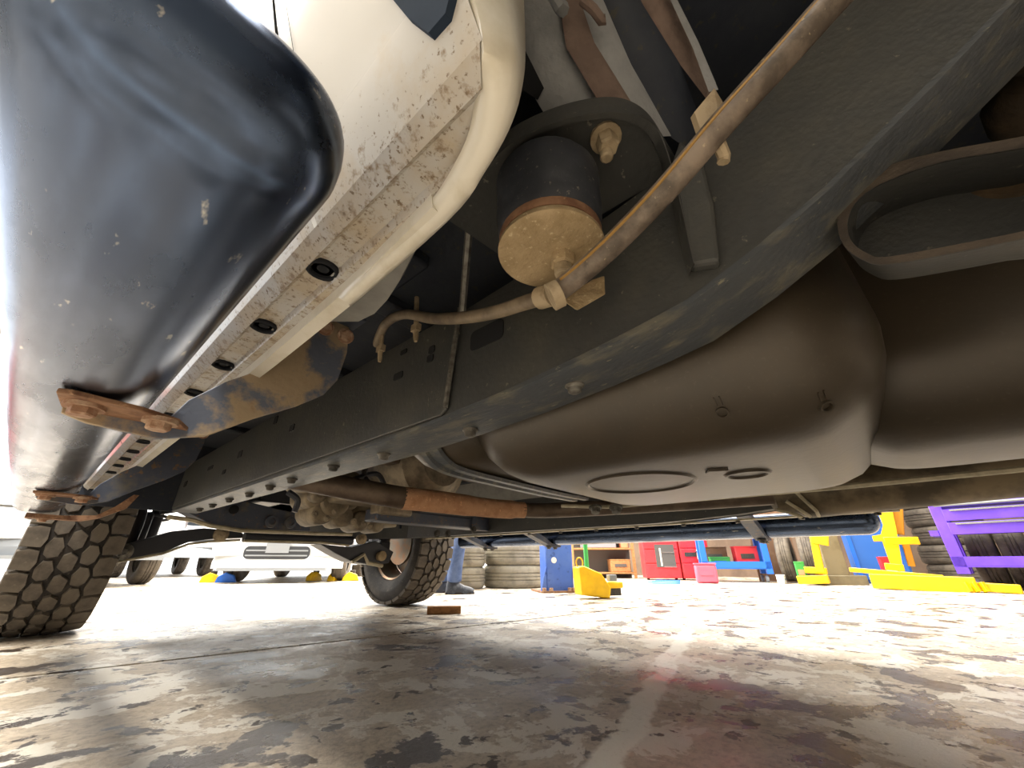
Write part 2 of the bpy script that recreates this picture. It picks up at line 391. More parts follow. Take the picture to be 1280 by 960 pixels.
# cab above (seen only from elsewhere): upper doors, roof
up = []
for y in (-1.1, -.4, .4, 1.3, 1.95):
    up.append([(-1.02, y, 1.2), (-.97, y, 1.45), (-.86, y, 1.80), (-.6, y, 1.86), (.6, y, 1.86), (.86, y, 1.80), (.97, y, 1.45), (1.02, y, 1.2)])
MB().rings(up, closed=False).build('cab_roof', 'white_paint', T)
for sgn in (-1, 1):
    for y0, y1 in ((.35, 1.25), (1.38, 1.88), (-.75, .2)):
        MB().rings([[(sgn * 1.016, y, 1.24), (sgn * .976, y, 1.44), (sgn * .90, y, 1.70)] for y in (y0, y1)], closed=False).build('side_window', 'glass_dark', T)
MB().rings([[(-.95, 2.0, 1.2), (.95, 2.0, 1.2)], [(-.8, 1.7, 1.8), (.8, 1.7, 1.8)]], closed=False).build('windshield', 'glass_dark', T)
MB().rings([[(-1.0, y, .85), (-.98, y, 1.15), (-.7, y, 1.22), (.7, y, 1.22), (.98, y, 1.15), (1.0, y, .85)] for y in (1.95, 3.2, 3.35)], closed=False).build('hood', 'white_paint', T)
# floor pan and under-body
fp = MB()
fp.box((0, 1.27, .775), (1.62, 1.9, .03))
for y in (.62, 1.0, 1.4, 1.8): fp.box((0, y, .752), (1.5, .05, .03))
for x in (-.72, .72): fp.box((x, 1.3, .75), (.05, 1.7, .03))
fp.build('floor_pan', 'floor_pan', T, bevel=.006)
MB().box((0, -.52, .97), (1.9, 1.76, .05)).build('cargo_floor', 'floor_pan', T)
MB().box((0, 2.75, 1.0), (1.5, 1.1, .08)).build('engine_bay_top', 'floor_pan', T)
eb = MB(); eb.box((0, 2.55, .76), (.62, .6, .42)); eb.box((0, 2.45, .60), (.42, .36, .1)); eb.lathe([(.13, 0), (.15, .02), (.15, .05), (.10, .055)], (0.05, 2.86, .70), 'Y', 20)
eb.build('engine_block', 'arm_black', T, bevel=.02)
# diagonal floor flange up from the rail plate
a, b = at(590, 240, Z=.735), at(577, 400, X=-.646)
MB().tube([a, (a + b) / 2 + Vector((0, 0, .004)), b], .006, 6).build('floor_seam_flange', 'bolt_grey', T)

# ---- running boards
def running_board(cx, cz, y0, y1, hw, hh, name='running_board'):
    rs = []; n = 36
    ys = [y0 + .05 * (1 - math.cos(math.radians(a))) for a in range(6, 90, 7)] + [y0 + .055 + (y1 - y0 - .06) * k / 14 for k in range(15)]
    for y in ys:
        tt = min(1, (y - y0) / .05); s_ = math.sqrt(max(0, 1 - (1 - tt) ** 2.3)); ring = []
        for k in range(n):
            a = 2 * PI * k / n; c, s = math.cos(a), math.sin(a); e = 2 / 2.5
            xx = math.copysign(abs(c) ** e, c) * hw; zz = math.copysign(abs(s) ** e, s) * hh
            if s > 0: zz *= .85
            ring.append((cx + xx * (.25 + .75 * s_) if s_ > .05 else cx + xx * s_ , y, cz + zz * s_))
        rs.append(ring)
    return MB().rings(rs).build(name, 'steel_board', T, smooth=60)
rbl = running_board(-1.013, .462, .132, 2.11, .062, .042)
rbr = running_board(1.0, .412, -.06, 2.15, .064, .05)
# black end pad on the front end
MB().lathe([(.03, 0), (.036, .01), (.03, .02)], (-1.013, 2.105, .46), 'Y', 16).build('end_plug', 'rubber', rbl)

BR = [(-1.022, .418), (-.962, .416), (-.935, .428), (-.925, .452), (-.895, .488), (-.858, .522), (-.842, .56), (-.82, .60), (-.80, .615), (-.79, .652), (-.748, .655),
      (-.742, .60), (-.748, .545), (-.765, .512), (-.80, .482), (-.85, .448), (-.895, .412), (-.94, .398), (-1.0, .402), (-1.02, .408)]
def bracket(y, m, dx=0, dz=0, sgn=1, extra=True, scale_y=1.):
    f = lambda u, v, w_: (sgn * (u + dx), y + w_, v + dz)
    o = MB().prism(BR, .006, f).build('running_board_bracket', m, T, smooth=30, bevel=.001)
    fo = MB()
    # foot flange under the board with a turned-up lip
    fo.prism([(-1.028, y - .05), (-1.018, y - .056), (-.965, y - .048), (-.93, y - .03), (-.915, y + .0), (-1.022, y + .002)], .005, lambda u, v, w_: (sgn * (u + dx), v, .4135 + dz + w_))
    fo.build('foot_flange', 'rust', o, smooth=0, bevel=.001)
    tp = MB(); tp.box((sgn * (-.775 + dx), y - .018, .652 + dz), (.075, .045, .006)); tp.build('top_flange', 'bracket_blue', o, smooth=0, bevel=.001)
    for x in (-1.006, -.945):
        MB().hexbolt((sgn * (x + dx), y - .026, .4125 + dz), (0, 0, -1), .0115, .011, .0165).build('flange_bolt', 'rust_bolt', o, smooth=0)
    for x in (-.788, -.752):
        MB().hexbolt((sgn * (x + dx), y - .002, .628 + dz), (-.1 * sgn, -1, -.25), .011, .011, .014).build('mount_bolt', 'rust_bolt', o, smooth=0)
    return o
bracket(.60, 'rust_bracket')
bracket(1.47, 'bracket_blue')
# front end bracket, a rusty strip under the nose of the board
fb = MB().prism([(-1.03, .402), (-.90, .400), (-.86, .412), (-.80, .45), (-.78, .50), (-.795, .50), (-.83, .455), (-.87, .42), (-.95, .413), (-1.03, .415)], .055, XZ(2.04)).build('running_board_bracket', 'rust', T, smooth=30)
MB().hexbolt((-.99, 2.07, .4015), (0, 0, -1), .011, .01, .015).build('flange_bolt', 'rust_bolt', fb, smooth=0)
# brackets of the far board
for y in (.30, 1.36, 1.86):
    o = MB().prism([(1.03, .353), (.95, .352), (.90, .365), (.64, .44), (.64, .47), (.88, .40), (.94, .372), (1.03, .362)], .045, XZ(y)).build('running_board_bracket', 'bracket_blue', T, smooth=30)
    for x in (.94, 1.0): MB().hexbolt((x, y + .02, .353), (0, 0, -1), .012, .012, .017).build('flange_bolt', 'bolt_grey', o, smooth=0)

# ---- frame rails
ZL = [(-1.2, .86), (-.5, .80), (-.3, .725), (-.15, .62), (-.06, .562), (0, .531), (.07, .503), (.124, .494), (.2, .484), (.31, .474), (.45, .467), (.6, .462), (2.3, .468)]
def rail(sgn, xo, zoff, ys, h=.19, m='frame_black'):
    rs = []
    for y in ys:
        z = interp(ZL, y) + zoff; kick = 0 if y < 2.2 else (y - 2.2) * .55
        xa = sgn * (xo - kick); xb = sgn * (xo - .085 - kick)
        r = .008
        rs.append([(xa, y, z + r), (xa, y, z + h), (xb, y, z + h), (xb, y, z), (xa - sgn * r * .4, y, z + r * .3), (xa - sgn * r, y, z)][::1])
    return MB().rings(rs).build('frame_rail', m, T, smooth=25)
ys_l = [-1.2, -.8, -.5, -.4, -.3, -.22, -.15, -.1, -.06, -.03, 0, .035, .07, .124, .2, .31, .45, .6, .9, 1.3, 1.8, 2.2, 2.6, 3.1]
rl = rail(-1, .64, 0, ys_l)
rr = rail(1, .64, -.055, ys_l, h=.15)
# pale worn lower flange plate of the near rail, and the doubler plate on its outer web
rs = []
for y in ys_l:
    if -.5 <= y <= 2.2:
        z = interp(ZL, y); rs.append([(-.643, y, z + .006), (-.643, y, z - .0005), (-.634, y, z - .003), (-.556, y, z - .003), (-.556, y, z + .001)])
MB().rings(rs).build('lower_flange', 'frame_lip', rl, smooth=30)
pl = [(.437, .482), (.45, .474), (2.2, .476), (2.2, .66), (.415, .66)]
MB().prism(pl, -.006, YZ(-.64)).build('doubler_plate', 'frame_black', rl, smooth=0, bevel=.002)
MB().tube([(-.647, .437, .484), (-.648, .428, .56), (-.648, .418, .66)], .0045, 6).build('plate_edge', 'bolt_grey', rl)
for px, py in ((718, 482), (588, 538), (480, 568), (417, 583), (365, 599), (338, 608), (312, 617), (287, 624), (266, 631), (250, 636)):
    p = at(px, py, Z=.462); y = p.y; z = interp(ZL, y) - .0045
    p = at(px, py, Z=z)
    MB().lathe([(.013, .002), (.013, -.001), (.0095, -.004), (.009, -.009), (.006, -.011)], (max(p.x, -.63), p.y, z), 'Z', 14).build('rivet', 'bolt_grey' if px > 450 else 'bolt_dark', rl)
for px, py, wy, hz in ((300, 568, .018, .02), (263, 585, .03, .012), (345, 525, .012, .02), (365, 535, .014, .016), (540, 437, .008, .012), (538, 448, .008, .012), (498, 470, .014, .012), (280, 590, .015, .012), (605, 417, .035, .03), (232, 605, .02, .02), (505, 440, .01, .008)):
    p = at(px, py, X=-.6465)
    xo = -.6455 if p.y > .44 else -.6395
    MB().prism(rrect(p.y - wy, p.y + wy, p.z - hz * .6, p.z + hz * .6, min(wy, hz * .6) * .5, 3), -.0025, YZ(xo)).build('web_slot', 'gap_dark', rl, smooth=0)
# far rail: pale lower lip with small bolts
MB().box((.635, 1.0, .4075), (.03, 2.2, .005)).build('lower_lip', 'edge_pale', rr, smooth=0)
for k in range(12): MB().hexbolt((.632, -.05 + .19 * k, .404), (0, 0, -1), .009, .007).build('rivet', 'bolt_dark', rr, smooth=0)

# ---- body mount: cushion, cup, bracket
bm_ = MB().lathe([(.050, .570), (.0535, .574), (.0550, .590), (.0555, .60), (.0565, .603), (.057, .635), (.058, .652), (.054, .660)], (-.745, .165, 0), 'Z', 40).build('mount_cushion', 'can_black', T)
MB().lathe([(.0525, .564), (.0535, .566), (.0535, .573), (.050, .574)], (-.745, .165, 0), 'Z', 40).build('cup_rim', 'rust', bm_)
MB().lathe([(.0, .5532), (.03, .5532), (.050, .5535), (.0545, .555), (.0545, .559), (.051, .565), (.0, .565)], (-.745, .165, 0), 'Z', 40, caps=False).build('cup_washer', 'tan_plate', bm_)
MB().hexbolt((-.735, .158, .554), (0, 0, -1), .0125, .014).build('cup_nut', 'tan_plate', bm_, smooth=0)
MB().lathe([(.009, .0), (.009, -.012), (.007, -.014), (.007, -.022), (.009, -.024), (.009, -.03)], (-.735, .158, .542), 'Z', 14).build('cup_stud', 'tan_clip', bm_)
# pressed bracket: top plate and a down-turned flange that runs into the leg
top = [at(590, 215, Z=.70), at(632, 170, Z=.70), at(660, 152, Z=.70), at(700, 136, Z=.70), at(740, 127, Z=.70), at(775, 127, Z=.70), at(803, 140, Z=.692), at(822, 165, X=-.705), at(835, 200, X=-.685), at(848, 250, X=-.672), at(860, 305, X=-.664), at(866, 330, X=-.66)]
pe_ = [(p.x, p.y) for p in top[:8]]
bk = MB(); bk.prism(pe_ + [(-.64, .045), (-.64, .30), (-.84, .32)], .006, XY(.690)); bk = bk.build('mount_bracket', 'frame_black', T, smooth=20)
path = catmull(top, 5); rs = []
for i, p in enumerate(path):
    t = i / (len(path) - 1); k = min(1, max(0, (t - .45) / .2)); dn = .021 * (1 - k)
    rs.append([p + Vector((0, -.002, .004 * (1 - k))), p + Vector((0, -.001, -dn)), p + Vector((.004 + .010 * k, .004 + .004 * k, -dn)), p + Vector((.006 + .012 * k, .006 + .004 * k, .003))])
MB().rings(rs).build('bracket_flange', 'frame_black', bk, smooth=35)
lg = MB(); q = [at(862, 332, X=-.655), at(900, 326, X=-.652), at(893, 255, X=-.655), at(880, 205, X=-.66), at(850, 172, X=-.67), at(838, 205, X=-.672), at(848, 270, X=-.665)]
lg.rings([[v + Vector((0, 0, 0)) for v in q], [v + Vector((.014, .003, 0)) for v in q]]).build('bracket_leg', 'frame_black', bk, smooth=0, bevel=.004)
MB().hexbolt(at(757, 172, Z=.688), (-.05, -.1, -1), .0115, .022, .017).build('bracket_nut', 'tan_clip', bk, smooth=0)
MB().lathe([(.007, 0), (.007, -.012), (.005, -.014)], at(757, 188, Z=.670), 'Z', 10).build('bracket_stud', 'tan_clip', bk)

# ---- breather hose with its clips
hp = catmull([at(470, 432, X=-.655), at(482, 405, X=-.675), at(505, 393, X=-.69), at(540, 398, X=-.70), at(580, 397, X=-.705), at(620, 390, X=-.71), at(652, 380, X=-.715), at(690, 368, X=-.722)], 6)
hose = MB().tube(hp, [.0062] + [.0088] * (len(hp) - 1), 12).build('breather_hose', 'hose', T)
hp2 = catmull([at(692, 368, D=.37), at(726, 342, D=.355), at(770, 302, D=.335), at(830, 240, D=.315), at(900, 158, D=.295), at(980, 70, D=.28), at(1050, -8, D=.27), at(1130, -90, D=.26)], 6)
h2 = MB().tube(hp2, .0105, 14).build('brake_hose', 'hose_dark', T)
ridge = []
for p, pn in zip(hp2[3:-1], hp2[4:]):
    t_ = (pn - p).normalized(); vw = (CAM - p).normalized(); sd_ = t_.cross(vw).normalized()
    if sd_.dot(_U - _r) < 0: sd_ = -sd_
    ridge.append(p + vw * .0072 + sd_ * .0072)
MB().tube(ridge, .0016, 6).build('hose_seam', 'ochre', h2)
for k, s in ((-3, .0125), (-2, .0125)):
    p = hp[k]; d_ = (hp[-1] - hp[-2]).normalized()
    MB().tube([p - d_ * .006, p + d_ * .006], s, 14).build('hose_clamp', 'tan_clip', hose)
MB().tube([at(688, 372, D=.36), at(700, 366, D=.36)], .0135, 14).build('hose_clamp', 'tan_clip', hose)
q = [at(700, 372, D=.40), at(722, 388, D=.39), at(757, 368, D=.40), at(756, 345, D=.41), at(742, 350, D=.42), at(725, 362, D=.42)]
MB().rings([q, [v + Vector((.003, .004, .004)) for v in q]]).build('tee_bracket', 'tan_plate', hose, smooth=0, bevel=.001)
for (x1, y1), (x2, y2) in (((479, 405), (476, 436)), ((521, 372), (520, 410))):
    a, b = at(x1, y1, X=-.665), at(x2, y2, X=-.663)
    c = MB().tube([a, b], .0045, 8).build('hose_clip', 'tan_clip', hose)
    d_ = (b - a).normalized()
    e = MB(); e.box(b, (.010, .018, .014)); e.tube([b, b + d_ * .024, b + d_ * .03], [.0055, .0045, .003], 8); e.build('clip_prong', 'tan_clip', hose)
# white tie clip on the brake hose
q = [at(868, 140, D=.31), at(893, 110, D=.31), at(905, 130, D=.31), at(900, 160, D=.305), at(880, 175, D=.305)]
MB().rings([q, [v + Vector((.004, .004, .002)) for v in q]]).build('tie_clip', 'tan_clip', h2, smooth=0)
MB().tube([at(898, 178, D=.30), at(905, 195, D=.305), at(904, 203, D=.305)], .0048, 8).build('tie_tail', 'tan_clip', h2)

# ---- wheel-house lining above the mount
def strip(name, m, left, right, zl, zr, bow=.01, parent=T):
    rs = []
    L_, R_ = left, right
    for i in range(len(L_)):
        a = at(*L_[i], Z=zl[i]); b = at(*R_[i], Z=zr[i]); rs.append([a, a * .7 + b * .3 + Vector((0, 0, -bow)), a * .3 + b * .7 + Vector((0, 0, -bow)), b])
    rs2 = [[p + Vector((0, 0, .012)) for p in r] for r in rs]
    m_ = MB(); m_.rings(rs, closed=False); m_.rings(rs2, closed=False)
    return m_.build(name, m, parent, smooth=60)
zz = [.90, .84, .79, .74]
strip('liner_felt', 'felt_grey', [(640, -120), (650, 0), (655, 100), (700, 175)], [(680, -120), (702, 0), (712, 60), (770, 150)], zz, zz)
strip('liner_band', 'felt_brown', [(676, -120), (698, 0), (708, 60), (762, 150)], [(700, -120), (724, 0), (744, 60), (800, 150)], [z - .012 for z in zz], [z - .012 for z in zz], .004)
strip('liner_felt', 'felt_grey', [(700, -120), (722, 0), (742, 60), (790, 150)], [(720, -120), (755, 0), (790, 80), (840, 170)], zz, zz)
strip('liner_dark', 'floor_pan', [(718, -120), (753, 0), (786, 80), (836, 170)], [(760, -120), (800, 0), (850, 80), (890, 190)], zz, zz)
strip('liner_felt', 'felt_brown', [(760, -120), (796, 0), (842, 70), (880, 120)], [(800, -120), (842, 0), (880, 70), (905, 140)], [z + .01 for z in zz], [z + .01 for z in zz])
strip('liner_edge', 'felt_grey', [(800, -120), (838, 0), (866, 60), (886, 115)], [(806, -120), (846, 0), (876, 60), (898, 112)], [z - .01 for z in zz], [z - .01 for z in zz], 0)
MB().tube([at(690, -10, Z=.80), at(700, 8, Z=.79), at(704, 12, Z=.795)], .007, 8).build('liner_pin', 'felt_grey', T)
MB().tube([at(728, 0, Z=.80), at(742, 12, Z=.79), at(752, 26, Z=.79), at(757, 24, Z=.79)], .005, 8).build('liner_hook', 'felt_brown', T)
MB().rings([[at(655, 60, Z=.77), at(680, 110, Z=.77), at(672, 125, Z=.77), at(650, 110, Z=.77)], [at(655, 60, Z=.79), at(680, 110, Z=.79), at(672, 125, Z=.79), at(650, 110, Z=.79)]]).build('liner_clip', 'gap_dark', T, smooth=0)

# ---- trailing-arm bracket and axle at the back of the rail
q = [(1280, 186), (1180, 203), (1112, 226), (1075, 248), (1060, 275), (1064, 302), (1085, 318), (1110, 322), (1200, 306), (1280, 290), (1400, 262), (1400, 160)]
ou = [(1280, 172), (1180, 190), (1105, 210), (1062, 236), (1047, 272), (1054, 306), (1080, 326), (1112, 331), (1202, 315), (1280, 299), (1410, 272), (1410, 146)]
def roundp(l):
    l3 = catmull([(x, y, 0) for x, y in l[-1:] + l + l[:2]], 4)[4:-4]
    return [(p.x, p.y) for p in l3[:-1]]
q = roundp(q); ou = roundp(ou)
Po = [at(x, y, X=-.60) for x, y in ou]; Pi = [at(x, y, X=-.602) for x, y in q]; Pb = [p + Vector((.075, -.012, .02)) for p in [at(x, y, X=-.60) for x, y in q]]; Pe = [p + Vector((.085, -.016, .03)) for p in Po]
tb = MB().rings([Pe, Po, Pi, Pb], True, False).build('trailing_arm_bracket', 'frame_black', T, smooth=30)
MB().rings([[p + Vector((-.0015, 0, 0)) for p in Po], [p + Vector((-.0015, 0, 0)) for p in Pi]], True, False).build('bracket_rim', 'rust_rim', tb)
MB().rings([Pb, [p * .4 + sum(Pb, Vector()) / len(Pb) * .6 + Vector((.01, 0, 0)) for p in Pb]], True, True).build('bracket_back', 'frame_black', tb)
MB().lathe([(.0, -.03), (.03, -.028), (.045, -.01), (.048, .01), (.03, .03), (0, .032)], at(1262, 232, X=-.50), 'X', 20).build('arm_bushing', 'mud', tb)
ax = MB().tube([(-.72, -.92, .47), (-.5, -.92, .47), (.0, -.92, .47), (.5, -.92, .47), (.72, -.92, .47)], [.05, .045, .12, .045, .05], 18).build('rear_axle', 'mud', T)
MB().tube(catmull([(-.52, -.26, .74), (-.5, -.38, .68), (-.5, -.88, .52)], 5), .035, 12).build('trailing_arm', 'mud', T)
MB().lathe([(.0, -.04), (.02, -.035), (.03, 0), (.02, .035), (0, .04)], at(1275, 130, X=-.42), 'X', 18).build('bump_stop', 'mud', T)
uw = MB()
uw.rings([[(-.556, y, interp(ZL, y) + .15), (-.50, y, interp(ZL, y) + .19), (-.3, y, .88), (.5, y, .88)] for y in (-1.2, -.6, -.3, -.1, .1, .3)], closed=False)
uw.build('tank_tunnel', 'floor_pan', T, smooth=50)

# ---- fuel tank
def rbox(x0, x1, y0, y1, z0, z1, r, nr=5, taper=0.):
    rs = []
    lv = [(z0, 1.0)] 
    for k in range(nr + 1):
        a = PI / 2 * k / nr; lv.append((z0 + r * (1 - math.cos(a)), 1 - math.sin(a)))
    lv = lv[1:]
    for z, ins in lv:
        i = ins * r
        rs.append([(u, v, z) for u, v in rrect(x0 + i, x1 - i, y0 + i, y1 - i, max(.012, r - i * .55), 6)])
    rs.append([(u + (taper if u < (x0 + x1) / 2 else -taper), v, z1) for u, v in rrect(x0, x1, y0, y1, r, 6)])
    return MB().rings(rs)
from mathutils.bvhtree import BVHTree
tmb = rbox(-.535, .16, -.085, .56, .405, .66, .12, taper=.03); tbvh = BVHTree.FromPolygons(tmb.v, tmb.f)
tank = tmb.build('fuel_tank', 'tank_black', T, smooth=60)
rbox(-.545, .10, .50, .74, .448, .66, .08).build('tank_nose', 'tank_black', tank, smooth=60)
rbox(-.27, .17, -.75, .02, .425, .86, .13, taper=.06).build('tank_tail', 'tank_black', tank, smooth=60)
def emb(c, r, name='tank_emboss', h=.004, n=40):
    MB().lathe([(r - .006, 0), (r - .003, -h), (r, -h), (r + .004, 0)], c, 'Z', n).build(name, 'tank_black', tank)
emb((-.272, .30, .4055), .10); emb((-.235, .123, .4055), .034)
for px, py in ((903, 515), (1032, 507)):
    p, nrm, _, _ = tbvh.ray_cast(CAM, at(px, py, D=1) - CAM)
    if nrm.dot(CAM - p) < 0: nrm = -nrm
    u = Vector((0, 1, 0)); u = (u - nrm * u.dot(nrm)).normalized(); v = nrm.cross(u)
    ring = [[p + (u * math.cos(2 * PI * k / 20) + v * math.sin(2 * PI * k / 20)) * rr_ + nrm * hh for k in range(20)] for rr_, hh in ((.0055, -.01), (.0055, .004), (.0075, .004), (.0075, -.01))]
    MB().rings(ring, True, False).build('tank_ring', 'tank_black', tank)
    for s in (-.003, .003): MB().box(p + u * s + v * .0155 * (1 if v.z > 0 else -1), (.0015, .004, .012), Matrix((u, nrm, v)).transposed()).build('tank_mark', 'tank_black', tank)
MB().box((-.30, .155, .4035), (.022, .03, .005), Matrix.Rotation(.5, 3, 'Z')).build('tank_mark', 'tank_black', tank, bevel=.001)
st = catmull([(-.55, .615, .60), (-.55, .615, .53), (-.535, .617, .482), (-.50, .62, .455), (-.45, .62, .4445), (-.3, .625, .443), (-.1, .63, .443), (.06, .63, .446)], 5)
m1 = MB()
st2 = []
for p_i, p in enumerate(st):
    t_ = (st[min(p_i + 1, len(st) - 1)] - st[max(p_i - 1, 0)]).normalized(); n_o = Vector((0, 1, 0)).cross(t_).normalized()
    if n_o.z > 0 or n_o.x > .5: n_o = -n_o
    st2.append([p + Vector((0, dy, 0)) + n_o * dn_ for dy, dn_ in ((-.030, 0), (-.027, .007), (-.012, .007), (-.008, .001), (.008, .001), (.012, .007), (.027, .007), (.030, 0))])
m1.rings(st2, closed=False)
m1.build('tank_strap', 'frame_lip', tank, smooth=30)
MB().box((-.57, .47, .475), (.03, .05, .012)).build('strap_clip', 'bolt_dark', tank, smooth=0)
MB().tube([(.17, -.8, .43), (.175, 0, .425), (.17, .6, .43), (.12, .74, .44)], .006, 6).build('tank_seam', 'edge_pale', tank)
for (y, z) in ((.62, .425), (.55, .42)):
    e = MB(); e.hexbolt((.13, y, z), (-.3, -.2, -1), .014, .018, .02); e.build('strap_nut', 'bolt_grey', tank, smooth=0)

# ---- muffler and exhaust
mp_ = MB().tube([(.40, .18, .44), (.42, .13, .45), (.43, .10, .455), (.43, -.3, .475), (.43, -.9, .51)], [.035, .060, .072, .074, .074], 26).build('muffler', 'muffler', T, smooth=60)
for k in range(3):
    MB().tube([(.36 - .005 * k, .17 - .03 * k, .405 + .02 * k), (.37, .14 - .03 * k, .395), (.40, .12 - .02 * k, .385)], .005, 6).build('weld_crease', 'edge_pale', mp_)
MB().tube(catmull([(-.52, 1.36, .52), (-.43, 1.28, .50), (-.30, 1.18, .475), (-.22, 1.14, .465)], 6), .036, 18).build('exhaust_pipe', 'pipe_brown', T)
MB().tube(catmull([(-.225, 1.143, .465), (-.1, 1.10, .462), (.1, 1.04, .455), (.22, .98, .455)], 6), [.037] * 10 + [.034] * 6 + [.030] * 3, 18).build('exhaust_sleeve', 'pipe_rust', T)
MB().tube(catmull([(.2, .99, .455), (.3, .9, .455), (.38, .6, .455), (.40, .15, .45)], 6), .028, 14).build('tail_pipe', 'pipe_brown', T)

# ---- gearbox, crossmember
gb = MB(); gb.lathe([(.10, 0), (.16, .05), (.17, .2), (.14, .5), (.11, .6), (.11, .9)], (-.02, 1.2, .64), 'Y', 22); gb = gb.build('gearbox', 'alloy', T)
e = MB(); e.box((-.16, 1.55, .535), (.2, .16, .09)); e.lathe([(.04, 0), (.05, .02), (.05, .08), (.03, .09)], (-.24, 1.46, .55), 'Y', 14); e.lathe([(.03, 0), (.035, .02), (.035, .06)], (-.3, 1.6, .52), 'Y', 12)
e.box((-.02, 1.52, .475), (.16, .09, .05)); e.box((-.34, 1.66, .56), (.12, .1, .07)); e.build('gearbox_housing', 'alloy', gb, bevel=.012)
for px, py in ((394, 642), (408, 648), (442, 652), (463, 658), (418, 640), (455, 655)):
    p = at(px, py, Y=1.64); MB().hexbolt(p, (-.5, -1, -.2), .009, .012, .013).build('housing_bolt', 'alloy', gb, smooth=0)
for pts_, m in (([(470, 566), (455, 590), (462, 606)], 'rubber'), ([(440, 600), (470, 592), (480, 605)], 'arm_black'), ([(360, 615), (372, 625), (368, 640)], 'arm_black')):
    MB().tube(catmull([at(x, y, Y=1.25) for x, y in pts_], 5), .009, 8).build('wiring_loom', m, T)
e = MB()
for px, py, r_, l_ in ((398, 640, .055, .10), (412, 628, .07, .14), (432, 622, .06, .10), (425, 645, .05, .08), (448, 652, .045, .09), (468, 655, .04, .08), (390, 622, .05, .1)):
    p = at(px, py, Y=1.72); e.lathe([(r_ * .6, -l_ * .5), (r_ * .9, -l_ * .45), (r_, -l_ * .2), (r_, l_), (r_ * .5, l_ * 1.3)], p, 'Y', 16)
p = at(440, 642, Y=1.78); e.box(p, (.42, .12, .10)); e.build('transfer_case', 'alloy', gb, bevel=.008)
MB().box((-.1, 1.3, .66), (.75, .08, .10)).build('heat_guard', 'pipe_brown', T, bevel=.01)
a, b = at(462, 655, Y=1.55), at(604, 664, Y=1.55)
cm = MB(); cm.box(((a.x + b.x) / 2, 1.55, .452), (b.x - a.x, .10, .05)); cm = cm.build('crossmember', 'bracket_blue', T, bevel=.006)
MB().box((b.x - .06, 1.50, .452), (.16, .02, .064)).build('crossmember_bracket', 'bracket_blue', cm, bevel=.003)
for px, py in ((546, 667), (560, 667), (592, 662)):
    p = at(px, py, Y=1.488); MB().hexbolt(p, (0, -1, 0), .011, .008, .017).build('bracket_bolt', 'bolt_dark', cm, smooth=0)
# front crossmember behind the axle with a pale lower edge
p1, p2, p3 = at(213, 642, Y=2.15), at(290, 655, Y=2.2), at(392, 662, Y=2.2)
fc = MB(); q = [at(228, 637, Y=2.2), at(262, 655, Y=2.2), at(300, 661, Y=2.2), at(388, 664, Y=2.2), at(386, 645, Y=2.2), at(330, 632, Y=2.2), at(290, 622, Y=2.2)]
fc.rings([q, [v + Vector((0, .12, .0)) for v in q]]); fc = fc.build('front_crossmember', 'bracket_blue', T, smooth=0, bevel=.004)
MB().tube([at(210, 646, Y=2.15), at(240, 650, Y=2.18), at(262, 657, Y=2.19), at(300, 663, Y=2.19), at(395, 667, Y=2.19), at(440, 668, Y=2.19)], .009, 6).build('lower_edge', 'edge_pale', fc)
for px, py in ((339, 652), (363, 653)):
    p = at(px, py, Y=2.195); MB().lathe([(.03, 0), (.028, -.012), (.016, -.014), (.014, -.004), (.006, -.004)], p, 'Y', 18).build('crossmember_plug', 'bracket_blue', fc)
MB().lathe([(.02, 0), (.02, -.006), (.012, -.007)], at(292, 637, Y=2.195), 'Y', 14).build('crossmember_hole', 'gap_dark', fc)
# transverse bar under it
MB().tube([at(305, 671, Y=2.35), at(380, 674, Y=2.35), at(440, 676, Y=2.35)], .025, 10).build('steering_rack', 'arm_black', T)
MB().tube([at(305, 676, Y=2.32), at(400, 678, Y=2.32), at(436, 682, Y=2.32)], .006, 6).build('rack_guard_edge', 'edge_pale', T)

for sgn in (-1, 1):
    MB().rings([[(sgn * .93, 2.24, .47), (sgn * .52, 2.24, .47), (sgn * .52, 2.24, .98), (sgn * .93, 2.24, .98)], [(sgn * .93, 2.255, .47), (sgn * .52, 2.255, .47), (sgn * .52, 2.255, .98), (sgn * .93, 2.255, .98)]]).build('splash_shield', 'floor_pan', T, smooth=0)
    hx = [(sgn * (.60 + .055 * math.cos(k * .7)), 2.78 + .055 * math.sin(k * .7), .46 + .0045 * k) for k in range(70)]
    MB().tube(hx, .008, 6).build('coil_spring', 'arm_black', T)
    MB().tube([(sgn * .60, 2.78, .38), (sgn * .6, 2.78, .85)], .028, 12).build('shock_absorber', 'arm_black', T)
# lower control arms
def plate(name, m, pts, Y, th, parent=T, bevel=.004):
    q = [at(x, y, Y=Y) for x, y in pts]
    return MB().rings([q, [v + Vector((0, th, 0)) for v in q]]).build(name, m, parent, smooth=0, bevel=bevel)
la = plate('lower_control_arm', 'arm_black', [(128, 700), (142, 684), (175, 676), (215, 664), (255, 660), (300, 664), (310, 672), (262, 674), (235, 678), (205, 690), (140, 702)], 2.5, .14)
MB().tube([at(138, 704, Y=2.5), at(203, 692, Y=2.5), at(236, 680, Y=2.5), at(262, 677, Y=2.5), at(300, 675, Y=2.5)], .006, 6).build('arm_edge', 'edge_pale', la)
for px, py in ((154, 690), (276, 668)):
    MB().lathe([(.034, .01), (.034, -.012), (.02, -.018), (.012, -.03)], at(px, py, Y=2.5), 'Y', 18).build('arm_bushing', 'tan_clip' if px > 200 else 'bolt_grey', la)
ra = plate('lower_control_arm', 'arm_black', [(400, 680), (440, 684), (470, 676), (492, 690), (486, 704), (462, 706), (440, 702), (420, 692)], 2.45, .14)
